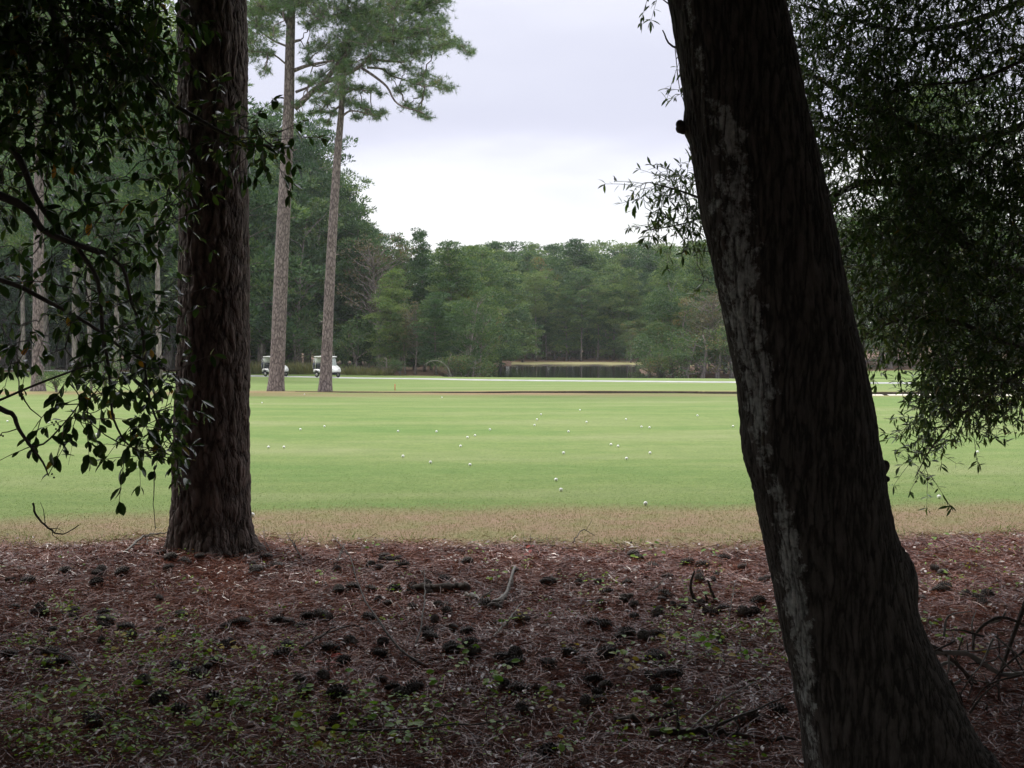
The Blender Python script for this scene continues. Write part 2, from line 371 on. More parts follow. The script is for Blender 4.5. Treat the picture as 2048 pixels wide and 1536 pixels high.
# ------------------------------------------------------------------ terrain heights
PY = np.array([-80, -10, 0, 10, 25, 38, 44, 70, 90, 97, 104, 150, 175, 260, 400, 4000.0])
PZ = np.array([0.5, 0.0, 0, 0, -0.12, -0.42, -0.50, -1.15, -1.58, -1.68, -1.66, -1.76, -1.50, -1.0, 0.5, 8.0])
POND = np.array([(-5.5, 96.5), (0, 94.6), (10, 91.0), (20, 88.5), (28, 87.5), (60, 86.0), (60, 91.0), (30, 93.5), (27, 101), (16, 104), (13.5, 112),
                 (15, 128), (19.5, 145), (16, 149), (8, 150.5), (1, 149), (-3.5, 147), (-5.5, 130), (-7.5, 110)], float)
def poly_sd(X, Y, P):
    """signed distance to polygon, negative inside"""
    d = np.full(X.shape, 1e9); inside = np.zeros(X.shape, bool)
    n = len(P)
    for i in range(n):
        ax, ay = P[i]; bx, by = P[(i + 1) % n]
        ex, ey = bx - ax, by - ay
        t = np.clip(((X - ax) * ex + (Y - ay) * ey) / (ex * ex + ey * ey), 0, 1)
        d = np.minimum(d, np.hypot(X - ax - t * ex, Y - ay - t * ey))
        c = ((ay > Y) != (by > Y)) & (X < ex * (Y - ay) / (by - ay + 1e-12) + ax)
        inside ^= c
    return np.where(inside, -d, d)
def ditch_near(x): return np.interp(x, [-9.5, -7.2, 8, 16, 30], [43.75, 42.95, 41.4, 39.9, 39.2]) + 0.12 * np.sin(x * 1.3) + 0.06 * np.sin(x * 3.1)
def ditch_far(x): return 43.9 + 0.18 * np.sin(x * 0.45) + 0.08 * np.sin(x * 1.9 + 1) + 0.04 * np.sin(x * 5.3)
POND_Z, DITCH_Z = -1.90, -0.635
def lump(x, y):
    return (np.sin(x * 1.7 + 2.1 * np.sin(y * 0.9)) * np.sin(y * 1.9 + 1.3 * np.sin(x * 1.1)))
def height(x, y):
    x = np.asarray(x, float); y = np.asarray(y, float)
    z = np.interp(y, PY, PZ)
    near = np.clip((9.5 - y) / 1.5, 0, 1)
    z = z + near * (0.030 * lump(x, y) + 0.014 * lump(x * 2.7 + 4, y * 2.7)) + 0.02 * lump(x * 0.12, y * 0.12) * np.clip((y - 12) / 15, 0, 1)
    z = z + 0.05 * np.exp(-((x + 2.32) ** 2 + (y - 8.15) ** 2) / 0.5)                       # straw heaped round the pine
    # land beside the pond a little higher to the right and the wood at the left rising
    z = z + 0.45 * np.clip((x - 30) / 25, 0, 1) * np.clip((y - 96) / 14, 0, 1)
    dn, df = ditch_near(x), ditch_far(x)
    on = np.clip((x + 9.3) / 1.5, 0, 1)
    k = np.clip((y - dn) / 0.5, 0, 1) * np.clip((df - y) / 0.10, 0, 1)
    z = z - 0.36 * on * k
    sd = poly_sd(x, y, POND)
    z = np.where(sd < 0.9, np.minimum(z, np.interp(sd, [-2.0, -0.2, 0.0, 0.9], [-2.8, -2.05, -1.88, -1.60]) + 0 * x), z)
    return z
def G(u, v):
    """ground point seen at photo pixel u, v"""
    lo, hi = 2.0, 400.0
    ds = np.concatenate([np.arange(2.5, 12, 0.02), np.arange(12, 60, 0.1), np.arange(60, 300, 0.4)])
    x = (u - 1024) / F; zz = -(v - 768) / F; ry = cp + zz * sp; rz = -sp + zz * cp
    xs = x * ds / ry; zs = CAM_H + rz * ds / ry
    hz = height(xs, ds)
    i = np.argmax(zs <= hz) if (zs <= hz).any() else len(ds) - 1
    return np.array([xs[i], ds[i], hz[i]])
def GZ(x, y): return float(height(np.array([x]), np.array([y]))[0])

def straw_edge(x):
    return 8.43 + np.interp(x, [-4.5, -2, 0, 1.1, 2.6, 4.3], [0.10, 0.02, 0.02, -0.32, 0.10, 0.45]) + 0.07 * np.sin(x * 2.3) + 0.05 * np.sin(x * 5.9 + 1)
def green_edge(x):
    return np.interp(x, [-4.8, -2.3, 0, 2.5, 5], [9.45, 10.1, 10.25, 10.35, 10.55]) + 0.06 * np.sin(x * 2.9)
ys = np.concatenate([np.arange(-80, -6, 4.0), np.arange(-6, 3, 0.4), np.arange(3, 12, 0.035), np.arange(12, 38, 0.25), np.arange(38, 45.2, 0.05),
                     np.arange(45.2, 84, 0.7), np.arange(84, 98, 0.22), np.arange(98, 160, 0.9), np.arange(160, 400, 8), [450, 550, 700, 1000, 1500, 2500, 4000]])
tt = np.linspace(-1, 1, 361); tt = np.sign(tt) * np.abs(tt) ** 1.25
W = 0.62 * np.abs(ys) + 9 + np.clip(-ys, 0, 80) * 0.9 + np.clip(ys - 160, 0, 1e9) * 0.9
GX = tt[None] * W[:, None]; GY = np.repeat(ys[:, None], len(tt), 1)
GZZ = height(GX, GY)
V = np.stack([GX, GY, GZZ], -1).reshape(-1, 3)
nr, ncol = GX.shape
i = np.arange(nr - 1)[:, None] * ncol; j = np.arange(ncol - 1)[None]
FQ = np.stack([i + j, i + j + 1, i + ncol + j + 1, i + ncol + j], -1).reshape(-1, 4)
a_straw = np.clip(GY - straw_edge(GX), -3, 3)
a_green = np.clip(GY - green_edge(GX), -3, 3)
dn = ditch_near(GX); df = ditch_far(GX)
inditch = np.where((GX > -9.0), np.minimum(GY - dn, df - GY), -1.0)
a_green = np.where(GY > 138, -0.12, a_green)
a_ditch = np.clip(inditch, -6, 2)
a_ditchband = np.clip(1 - np.abs(GY - 42.2 + 0 * GX) / 4.2, 0, 1)
a_pond = np.clip(poly_sd(GX, GY, POND), -3, 6)
woodsd = np.where(GX < 0, GY - np.interp(GX, [-80, -45, -30, -18, -12, -5], [100, 112, 112, 104, 100, 97.5]), GY - np.interp(GX, [0, 9, 11, 28, 34, 60], [158, 158, 100, 102, 110, 112]))
woodsd = np.where((GX > 0) & (GX < 24) & (GY > 138), GY - 160, woodsd)
a_wood = np.clip(woodsd, -5, 5)

def groundmat():
    m, nt, out = mat_new('ground')
    def A(n): return N(nt, 'ShaderNodeAttribute', attribute_name=n).outputs['Fac']
    tc = N(nt, 'ShaderNodeTexCoord'); P = tc.outputs['Object']
    def noise(s, d=5.0, r=0.6, sc_=None):
        n = N(nt, 'ShaderNodeTexNoise', i_Scale=s, i_Detail=d, i_Roughness=r)
        if sc_:
            mp = N(nt, 'ShaderNodeMapping'); mp.inputs['Scale'].default_value = sc_; L(nt, P, mp.inputs[0]); L(nt, mp.outputs[0], n.inputs['Vector'])
        else: L(nt, P, n.inputs['Vector'])
        return n.outputs[0]
    def mix(f, a, b):
        mx = N(nt, 'ShaderNodeMix', data_type='RGBA'); L(nt, f, mx.inputs[0]); L(nt, a, mx.inputs[6]); L(nt, b, mx.inputs[7]); return mx.outputs[2]
    nb = noise(0.42, 7, 0.66, (0.30, 1.0, 1.0)); nm = noise(2.2, 5); nf = noise(22, 6, 0.7); nff = noise(110, 3, 0.7)
    # mown lawn: fresh green with drier, paler drifts
    g1 = ramp(nt, nb, [(0.34, (0.115, 0.190, 0.046)), (0.50, (0.156, 0.214, 0.062)), (0.66, (0.205, 0.240, 0.096))])
    g2 = ramp(nt, nf, [(0.25, (0.62, 0.66, 0.6)), (0.75, (1.22, 1.18, 1.25))])
    gm = N(nt, 'ShaderNodeVectorMath', operation='MULTIPLY'); L(nt, g1, gm.inputs[0]); L(nt, g2, gm.inputs[1])
    g3 = ramp(nt, nm, [(0.3, (0.88, 0.92, 0.88)), (0.7, (1.10, 1.06, 1.1))])
    gm2 = N(nt, 'ShaderNodeVectorMath', operation='MULTIPLY'); L(nt, gm.outputs[0], gm2.inputs[0]); L(nt, g3, gm2.inputs[1])
    green = gm2.outputs[0]
    tan_a = ramp(nt, nf, [(0.25, (0.14, 0.12, 0.062)), (0.5, (0.245, 0.19, 0.115)), (0.75, (0.34, 0.25, 0.17))])
    tan_b = ramp(nt, nm, [(0.35, (0.85, 1.0, 0.75)), (0.6, (1.05, 0.95, 1.0))])
    tm = N(nt, 'ShaderNodeVectorMath', operation='MULTIPLY'); L(nt, tan_a, tm.inputs[0]); L(nt, tan_b, tm.inputs[1]); tan = tm.outputs[0]
    straw = ramp(nt, nf, [(0.25, (0.032, 0.012, 0.008)), (0.5, (0.095, 0.036, 0.024)), (0.75, (0.20, 0.092, 0.066))])
    soil = ramp(nt, nf, [(0.3, (0.020, 0.015, 0.010)), (0.7, (0.05, 0.038, 0.026))])
    rust = ramp(nt, nf, [(0.3, (0.17, 0.10, 0.055)), (0.7, (0.33, 0.20, 0.12))])
    wn = math_node(nt, 'SUBTRACT', nm, 0.5); wf = math_node(nt, 'SUBTRACT', nf, 0.5)
    wob = math_node(nt, 'ADD', math_node(nt, 'MULTIPLY', wn, 0.9), math_node(nt, 'MULTIPLY', wf, 0.5))
    fg = ramp(nt, math_node(nt, 'ADD', math_node(nt, 'ADD', A('green'), math_node(nt, 'MULTIPLY', wob, 1.3)), 0.5), [(0.18, (0, 0, 0)), (0.82, (1, 1, 1))])
    c = mix(fg, tan, green)
    # dried band along the ditch
    bf = math_node(nt, 'MULTIPLY', math_node(nt, 'POWER', A('band'), 0.8), ramp(nt, math_node(nt, 'ADD', nb, math_node(nt, 'MULTIPLY', nm, 0.3)), [(0.48, (0.25,) * 3), (0.75, (1, 1, 1))]))
    c = mix(math_node(nt, 'MULTIPLY', bf, 0.95), c, rust)
    fs = ramp(nt, math_node(nt, 'ADD', math_node(nt, 'ADD', A('straw'), math_node(nt, 'MULTIPLY', wob, 1.1)), 0.5), [(0.30, (0, 0, 0)), (0.66, (1, 1, 1))])
    c = mix(fs, straw, c)
    # soil in the ditch, along the pond rim and under the woods
    fd = ramp(nt, math_node(nt, 'ADD', A('ditch'), 0.5), [(0.40, (0, 0, 0)), (0.46, (1, 1, 1))])
    c = mix(fd, c, soil)
    fp = ramp(nt, math_node(nt, 'ADD', A('pond'), 0.0), [(0.30, (1, 1, 1)), (0.62, (0, 0, 0))])
    c = mix(fp, c, soil)
    fw = ramp(nt, math_node(nt, 'ADD', math_node(nt, 'ADD', math_node(nt, 'MULTIPLY', A('wood'), 0.5), math_node(nt, 'MULTIPLY', wn, 1.0)), 0.5), [(0.3, (0, 0, 0)), (0.9, (1, 1, 1))])
    wood = ramp(nt, nf, [(0.3, (0.06, 0.038, 0.026)), (0.7, (0.16, 0.095, 0.065))])
    c = mix(fw, c, wood)
    b = N(nt, 'ShaderNodeBsdfPrincipled'); b.inputs['Roughness'].default_value = 0.85; b.inputs['Specular IOR Level'].default_value = 0.2
    L(nt, c, b.inputs['Base Color'])
    bp = N(nt, 'ShaderNodeBump'); bp.inputs['Strength'].default_value = 0.55; bp.inputs['Distance'].default_value = 0.03
    L(nt, math_node(nt, 'ADD', nf, math_node(nt, 'MULTIPLY', nff, 0.5)), bp.inputs['Height']); L(nt, bp.outputs[0], b.inputs['Normal'])
    L(nt, b.outputs[0], out.inputs[0]); return m
M_ground = groundmat()
fy = GY[:-1, :-1] + 0.0; fx = GX[:-1, :-1]
fsel = {'forest_floor': (fy < straw_edge(fx)), }
fsel['dry_grass_strip'] = (~fsel['forest_floor']) & (fy < green_edge(fx))
fsel['lawn'] = (~fsel['forest_floor']) & (~fsel['dry_grass_strip']) & (fy < 43.9)
fsel['far_ground'] = fy >= 43.9
for nm, s in fsel.items():
    fq = FQ[s.ravel()]
    used = np.unique(fq); remap = np.full(len(V), -1); remap[used] = np.arange(len(used))
    at = {k: a.ravel()[used] for k, a in dict(straw=a_straw, green=a_green, ditch=a_ditch, band=a_ditchband, pond=a_pond, wood=a_wood).items()}
    me = make_mesh(nm, V[used], remap[fq], M_ground, at, smooth=True)
    tag(obj(nm, me), kind='structure')

# water
g = Geo(); g.add([[-14, 84, POND_Z], [64, 84, POND_Z], [64, 154, POND_Z], [-14, 154, POND_Z]], [[0, 1, 2, 3]])
tag(obj('pond_water', g.mesh('pond_water', M_pond)), kind='structure')
xs = np.linspace(-9.2, 42, 160)
g = Geo(); g.add(np.concatenate([np.stack([xs, ditch_near(xs) + 0.1, np.full(160, DITCH_Z)], 1), np.stack([xs, ditch_far(xs) - 0.05, np.full(160, DITCH_Z)], 1)]),
                 [[q, q + 1, 161 + q, 160 + q] for q in range(159)])
tag(obj('ditch_water', g.mesh('ditch_water', M_ditch)), kind='structure')
# broken pale sandy margin under the far bank of the ditch
g = Geo(); gg = np.random.default_rng(3); x = -6.9
while x < 34:
    ln = gg.uniform(0.3, 2.6) if x > -3 else gg.uniform(0.3, 1.0)
    n = max(4, int(ln / 0.12)); xx = np.linspace(x, x + ln, n); env = np.sin(np.linspace(0.12, math.pi - 0.12, n)) ** 0.4
    far_ = ditch_far(xx) - 0.12; near_ = far_ - (0.55 + 0.22 * gg.random(n)) * env
    g.add(np.concatenate([np.stack([xx, near_, np.full(n, DITCH_Z + 0.004)], 1), np.stack([xx, far_, np.full(n, DITCH_Z + 0.03)], 1)]), [[q, q + 1, n + q + 1, n + q] for q in range(n - 1)])
    x += ln + gg.uniform(0.04, 0.45)
tag(obj('sandy_shore', g.mesh('sandy_shore', M_sand)), kind='structure')

# cart path: a concrete ribbon with real thickness
pts = [G(u, v) for u, v in [(-260, 735), (60, 740), (200, 744.5), (500, 752), (650, 755), (1000, 761), (1470, 765.2), (1800, 767), (2150, 768.5)]]
pts.append(pts[-1] + np.array([40, 1, 0]))
PATH = catmull(np.array(pts), 160)
Tn = unit(np.gradient(PATH, axis=0)); Sd = np.stack([-Tn[:, 1], Tn[:, 0], 0 * Tn[:, 0]], 1)
def prow(off, dz):
    q = PATH + Sd * off; q = q.copy(); q[:, 2] = height(PATH[:, 0], PATH[:, 1]) + dz; return q
rows = [prow(-1.05, -0.2), prow(-1.05, 0.03), prow(1.05, 0.03), prow(1.05, -0.2)]
g = Geo(); n = len(PATH); g.add(np.concatenate(rows), [[a * n + q, a * n + q + 1, (a + 1) * n + q + 1, (a + 1) * n + q] for a in range(3) for q in range(n - 1)])
tag(obj('cart_path', g.mesh('cart_path', M_concrete)), kind='structure')

# ------------------------------------------------------------------ thin humid air
def hazebox():
    m, nt, out = mat_new('haze_air')
    v = N(nt, 'ShaderNodeVolumePrincipled'); v.inputs['Color'].default_value = (0.86, 0.90, 1.0, 1); v.inputs['Density'].default_value = HAZE
    L(nt, v.outputs[0], out.inputs['Volume'])
    g = Geo(); g.box((0, 120, 16), (330, 260, 21)); o = obj('haze', g.mesh('haze', m)); tag(o, kind='stuff'); o.visible_shadow = True
HAZE = 0.00022
if HAZE: hazebox()

# ------------------------------------------------------------------ forest tree kinds
def trunk_geo(H, r0, r1, bend=0.15, k=8, g=None, top=1.0):
    g = g or rng
    n = 14; t = np.linspace(0, 1, n)
    P = np.stack([bend * np.sin(t * 2.3 + g.uniform(0, 6)) * t * 2, bend * np.cos(t * 1.9 + g.uniform(0, 6)) * t * 2, t * H * top - 0.3 * (t == 0)], 1)
    r = r0 + (r1 - r0) * t ** 0.9; r[0] *= 1.35
    return P, r
def puffs_to_cards(centres, radii, flat, per_m2, Ls, Ws, g, tint_by_h=None):
    C = []; D = []
    for c, r in zip(centres, radii):
        n = max(10, int(per_m2 * r * r * 4))
        d = rand_dirs(n, g); d[:, 2] = np.abs(d[:, 2]) * g.choice([1, 1, 1, -0.6], n)
        rr = r * g.uniform(0.35, 1.0, n)[:, None] ** 0.6
        p = c + d * rr * np.array([1, 1, flat])
        C.append(p); D.append(d + np.array([0, 0, 0.35]) + 0.6 * rand_dirs(n, g))
    tint = np.concatenate([np.full(len(c), g.normal() * 0.28) for c in C])
    return np.concatenate(C), np.concatenate(D), tint
def make_pine(seed, H=20.0, crown0=0.12, Rmax=3.3, levels=18, card=(0.40, 0.13), dens=20, kindp='edge'):
    g = np.random.default_rng(seed)
    P, r = trunk_geo(H, 0.22, 0.04, 0.25, g=g)
    tg = Geo(); tg.tube(P, r, 8)
    cs, rs = [], []
    for li in range(levels):
        t = crown0 + (1 - crown0) * (li + g.uniform(-0.3, 0.3)) / (levels - 1); t = min(max(t, crown0), 0.985)
        s = (t - crown0) / (1 - crown0)
        prof = (0.16 + 0.84 * (1 - s) ** 0.75) * (0.62 + 0.38 * min(1, s * 5)) * (0.8 + 0.4 * g.random()) if kindp == 'edge' else max(0.18, math.sin(math.pi * min(1, s * 0.86 + 0.14)) ** 0.6)
        c0 = np.array([np.interp(t, np.linspace(0, 1, len(P)), P[:, q]) for q in range(3)]); c0[2] = t * H
        nb = 5 if s < 0.85 else 3
        a0 = g.uniform(0, 6.28)
        for b in range(nb):
            if g.random() < 0.13: continue
            a = a0 + b * 6.283 / nb + g.uniform(-0.4, 0.4)
            Lb = Rmax * prof * g.uniform(0.55, 1.15)
            rise = g.uniform(0.0, 0.35) + 0.35 * s
            tip = c0 + np.array([math.cos(a) * Lb, math.sin(a) * Lb, rise * Lb])
            if Lb > 1.0: tg.tube(wiggle(c0, tip, 4, 0.04, g=g), [0.06, 0.045, 0.03, 0.015], 4, cap=False)
            for q in (0.3, 0.68, 1.0):
                if Lb < 1.4 and q < 0.6: continue
                cs.append(c0 + (tip - c0) * q + g.normal(size=3) * 0.28); rs.append((0.68 + 0.5 * q) * g.uniform(0.7, 1.35) * (0.75 if s > 0.8 else 1))
    cs.append(np.array([P[-1][0], P[-1][1], H - 0.3])); rs.append(0.5)
    C, D, ti = puffs_to_cards(cs, rs, 0.5, dens, *card, g)
    n = len(C)
    Vv, F4, F3 = cards(C, D, card[0] * g.uniform(0.6, 1.2, n), card[1] * g.uniform(0.7, 1.4, n), g)
    cg = Geo(); cg.add(Vv, F4, a=np.repeat(np.clip(g.beta(3, 3, n) + ti, 0, 1), 4))
    return tg.mesh('trunk', M_farbark, True), cg.mesh('crown', M_pinef), H
def make_broad(seed, H=16.0, crown0=0.15, Rr=4.2, npf=125, card=(0.27, 0.18), dens=25, mat=None, thin=False):
    g = np.random.default_rng(seed)
    tg = Geo(); P, r = trunk_geo(H * 0.75, 0.22, 0.05, 0.3, g=g); tg.tube(P, r, 8)
    cs, rs = [], []
    cz = H * (crown0 + 1) / 2; hz = H * (1 - crown0) / 2
    lobes = [(rand_dirs(1, g)[0] * np.array([Rr * 0.55, Rr * 0.55, hz * 0.55]), g.uniform(0.45, 0.65)) for _ in range(7)]
    for _ in range(npf):
        l, s = lobes[g.integers(len(lobes))]
        d = rand_dirs(1, g)[0]
        p = l + d * np.array([Rr * s, Rr * s, hz * s]) * g.uniform(0.5, 1.0)
        c = np.array([0, 0, cz]) + p
        cs.append(c); rs.append(g.uniform(0.5, 0.95))
        if g.random() < (0.9 if thin else 0.35):
            z0 = max(H * 0.12, c[2] - np.hypot(c[0], c[1]) * g.uniform(0.5, 1.0)); z0 = min(z0, H * 0.7)
            b0 = np.array([np.interp(z0, P[:, 2], P[:, 0]), np.interp(z0, P[:, 2], P[:, 1]), z0])
            tg.tube(wiggle(b0, c, 5, 0.05, g=g), [0.07, 0.055, 0.04, 0.025, 0.012], 4, cap=False)
    C, D, ti = puffs_to_cards(cs, rs, 0.7, dens, *card, g)
    n = len(C)
    Vv, F4, F3 = cards(C, D, card[0] * g.uniform(0.6, 1.2, n), card[1] * g.uniform(0.7, 1.3, n), g)
    cg = Geo(); cg.add(Vv, F4, a=np.repeat(np.clip(g.beta(3, 3.4, n) + ti, 0, 1), 4))
    return tg.mesh('trunk', M_farbark, True), cg.mesh('crown', mat or M_broadf), H

KINDS = {
    'edge': [make_pine(11, crown0=0.10, Rmax=4.6), make_pine(12, crown0=0.14, Rmax=5.2), make_pine(13, crown0=0.18, Rmax=4.2), make_pine(17, crown0=0.07, Rmax=4.9)],
    'tall': [make_pine(14, 24, 0.45, 4.6, 17, kindp='tall'), make_pine(15, 24, 0.52, 4.2, 15, kindp='tall'), make_pine(16, 24, 0.36, 5.0, 19, kindp='tall')],
    'broad': [make_broad(21), make_broad(22, crown0=0.08, Rr=4.6), make_broad(23, crown0=0.22, Rr=3.8)],
    'autumn': [make_broad(31, npf=100, dens=11, mat=M_autumnf, thin=True, crown0=0.2), make_broad(32, npf=90, dens=9, mat=M_autumnf, thin=True, crown0=0.3, Rr=3.6)],
    'bush': [make_broad(41, H=6, crown0=0.02, Rr=3.4, npf=70, dens=14, card=(0.20, 0.13)), make_broad(42, H=6, crown0=0.02, Rr=3.0, npf=60, dens=14, card=(0.20, 0.13))],
}
GRP = {'edge': 'pine_tree', 'tall': 'pine_tree', 'broad': 'broadleaf_tree', 'autumn': 'broadleaf_tree', 'bush': 'bush'}
fr = np.random.default_rng(99)
def plant(kind, x, y, H, label, group=None, wide=1.0, variant=None, rz=None):
    pr = KINDS[kind]; tr, cr, H0 = pr[fr.integers(len(pr)) if variant is None else variant]
    nm = GRP[kind]
    e = empty(nm, (x, y, GZ(x, y) - 0.05), fr.uniform(0, 6.28) if rz is None else rz)
    s = H / H0; e.scale = (s * wide, s * wide, s)
    tag(e, label, 'tree' if kind != 'bush' else 'shrub', group)
    obj('trunk', tr, e); obj('crown', cr, e)
    return e
def plant_uv(kind, u, d, topv, label, group=None, wide=1.0, **k):
    p = PX(u, topv, d); x = p[0]
    H = max(2.0, p[2] - GZ(x, d))
    return plant(kind, x, d, H, label, group, wide, **k)

# woods beyond the path at the side of the two tall pines: rows from front to back
prof_u = [-500, 280, 300, 345, 380, 500, 540, 590, 640, 670, 700, 730, 780, 830, 900, 1000]
prof_v = [-60, -20, 60, 60, 120, 215, 240, 250, 330, 385, 420, 450, 465, 480, 490, 490]
def prof(u): return float(np.interp(u, prof_u, prof_v))
G_left = 'trees of the wood beyond the cart path'
for u in np.arange(-420, 520, 46):
    d = fr.uniform(112, 132)
    plant_uv('tall' if fr.random() < 0.65 else 'edge', u + fr.uniform(-15, 15), d, prof(u) + fr.uniform(0, 70), 'tall pine in the dark wood behind the hanging glossy branches', G_left, 1.15)
for u in np.arange(-420, 520, 40):
    d = fr.uniform(135, 165)
    plant_uv('edge', u + fr.uniform(-15, 15), d, prof(u) + fr.uniform(40, 160), 'dark pine far back in the wood, half hidden by nearer trees', 'deep wood pines', 1.25)
for u in np.arange(-400, 520, 50):
    plant_uv('broad' if fr.random() < 0.6 else 'edge', u + fr.uniform(-20, 20), fr.uniform(116, 128), fr.uniform(380, 520), 'low dark understorey tree in the wood beyond the cart path', 'understorey trees of the dark wood', 1.3)
# trunks standing nearer, seen through the hanging branches
for (u, v0, topv, H, lab) in [(150, 744, 0, 24, 'slim pine trunk standing behind the green shrub'), (182, 741, 0, 26, 'thick grey pine trunk rising behind the low shrub'),
                            (232, 745, 0, 24, 'slim dark pine trunk between the shrub and the scaly pine'), (46, 738, 0, 25, 'pale pine trunk beside the tall pine at the ditch'),
                            (318, 748, 0, 24, 'pine trunk seen close beside the big scaly trunk'), (508, 752, 0, 0, ''), (532, 748, 0, 0, '')]:
    if not lab: continue
    p = G(u, v0 + 14); plant('tall', p[0], p[1], H, lab, None, 1.0)
plant_uv('edge', 470, 104, 230, 'pine with rounded top close behind the scaly trunk', wide=1.1)
plant_uv('tall', 545, 118, 222, 'tall pine whose dark top shows beside the taller mid pine trunk', wide=0.95, variant=0)
plant_uv('tall', 612, 122, 246, 'tall pine with layered rounded top between the two bare trunks', wide=0.9, variant=2)
plant_uv('tall', 645, 128, 335, 'tall pine top stepping down just behind the slimmer trunk', wide=0.8, variant=1)
plant_uv('edge', 520, 110, 300, 'bushy pine against the edge of the scaly trunk', wide=1.3)
plant_uv('broad', 598, 112, 355, 'pale olive broadleaf tree between the two tall pine trunks', wide=0.95, variant=0)
plant_uv('broad', 640, 118, 370, 'broad yellowish tree behind the slimmer tall pine', wide=1.0, variant=2)
plant_uv('edge', 690, 120, 385, 'rounded pine top just beyond the slimmer tall pine')
plant_uv('edge', 712, 118, 425, 'leafy pine standing behind the round dark bush')
plant_uv('autumn', 755, 112, 440, 'thin brownish tree with spreading open twigs above the bank', wide=1.1, variant=0)
plant_uv('edge', 735, 130, 455, 'pine crown showing behind the thin brown tree', 'background bank pines')
plant_uv('edge', 800, 116, 480, 'green pine right behind the thin brown tree')
plant_uv('edge', 848, 112, 468, 'spiky topped dark pine on the wooded bank', variant=2, wide=0.9)
plant_uv('edge', 780, 104, 545, 'bushy blue-green pine behind the round dark bush', wide=1.25)
plant_uv('edge', 900, 108, 492, 'broad layered pine near the middle of the bank', wide=1.25)
plant_uv('edge', 872, 101, 590, 'low layered pine hanging over the fallen pale branch', wide=1.4, variant=1)
plant_uv('edge', 936, 112, 500, 'pine on the bank beside the leaning willowy tree', wide=1.1)
plant_uv('edge', 960, 122, 505, 'dark pine behind the tree at the pond corner', wide=1.1)
plant_uv('broad', 935, 99, 545, 'willowy tree leaning out at the near corner of the pond', wide=0.85, variant=0).rotation_euler[1] = 0.10
plant_uv('broad', 960, 103, 580, 'light green tree whose boughs touch the pond', wide=0.8, variant=1)
plant_uv('broad', 810, 103, 590, 'mid green tree between two bank pines', wide=1.0, variant=2)
plant_uv('autumn', 830, 101.5, 600, 'sparse brown-leaved tree on the bank front', wide=1.1, variant=1)
plant_uv('bush', 712, 104, 628, 'round dark green bushy tree beside the slimmer tall pine', wide=1.05, variant=0)
plant_uv('bush', 665, 106, 650, 'dark bush right behind the second golf cart', wide=1.0, variant=1)
plant_uv('bush', 590, 108, 640, 'dark undergrowth bush between the two golf carts', wide=1.2, variant=0)
for u, tv in [(770, 700), (800, 712), (900, 690), (925, 705), (945, 700)]:
    plant_uv('bush', u, 99.5 if u < 890 else 97.8, tv, 'low scrub at the foot of the bank trees', 'scrub along the bank', 1.3)
for u in np.arange(500, 1010, 38):
    plant_uv('edge', u + fr.uniform(-12, 12), fr.uniform(132, 150), prof(u) + fr.uniform(8, 60), 'dark pine filling the back of the wooded bank', 'background bank pines', 1.3)
for u in np.arange(520, 1000, 44):
    plant_uv('edge', u + fr.uniform(-12, 12), fr.uniform(118, 126), prof(u) + fr.uniform(70, 200), 'shaded pine inside the wooded bank', 'inner bank pines', 1.4)
# wood across the pond
for u in np.arange(940, 1560, 30):
    plant_uv('edge' if fr.random() < 0.8 else 'broad', u + fr.uniform(-9, 9), fr.uniform(174, 186), 498 + fr.uniform(-16, 30), 'tree in the far wood across the pond', 'far trees across the pond', 1.05)
for u in np.arange(960, 1500, 34):
    plant_uv('tall' if fr.random() < 0.5 else 'edge', u + fr.uniform(-12, 12), fr.uniform(163, 170), fr.uniform(515, 580), 'pine at the front of the far wood across the pond', 'front pines across the pond', 1.1)
for u in np.arange(930, 1560, 36):
    plant_uv('edge', u + fr.uniform(-12, 12), fr.uniform(190, 205), 496 + fr.uniform(-8, 14), 'tree top in the last row across the pond', 'last row across the pond', 1.3)
for u in np.arange(900, 1620, 40):
    plant_uv('edge', u + fr.uniform(-12, 12), fr.uniform(212, 230), 494 + fr.uniform(-2, 16), 'tree far behind the wood across the pond, only its tip showing', 'hidden rows across the pond', 1.4)
for u in np.arange(960, 1480, 26):
    plant_uv('bush', u + fr.uniform(-9, 9), fr.uniform(170, 178), fr.uniform(655, 690), 'dark undergrowth under the far pines', 'undergrowth across the pond', 1.4)
for d_, st, tv in [(150, 60, 640), (172, 60, 650), (200, 60, 655)]:
    for u in np.arange(-500, 960, st):
        plant_uv('bush', u + fr.uniform(-20, 20), d_ + fr.uniform(-6, 6), tv + fr.uniform(-25, 15), 'dark thicket filling the wood between the trunks', 'thickets in the wood', 2.2)
for d_, st, tv in [(188, 34, 655), (208, 40, 655), (232, 40, 655)]:
    for u in np.arange(880, 1640, st):
        plant_uv('bush', u + fr.uniform(-12, 12), d_ + fr.uniform(-5, 5), tv + fr.uniform(-20, 12), 'dark thicket deep in the wood across the pond', 'thickets across the pond', 2.0)
plant_uv('edge', 1045, 158, 610, 'spreading pine at the pond end standing before the far wood', wide=1.5, variant=1)
plant_uv('broad', 1262, 157, 640, 'greyish low tree at the far bank near the pond end', wide=1.3, variant=1)
plant_uv('broad', 1160, 176, 478, 'rounded yellow-green tree top in the far wood', wide=1.1, variant=2)
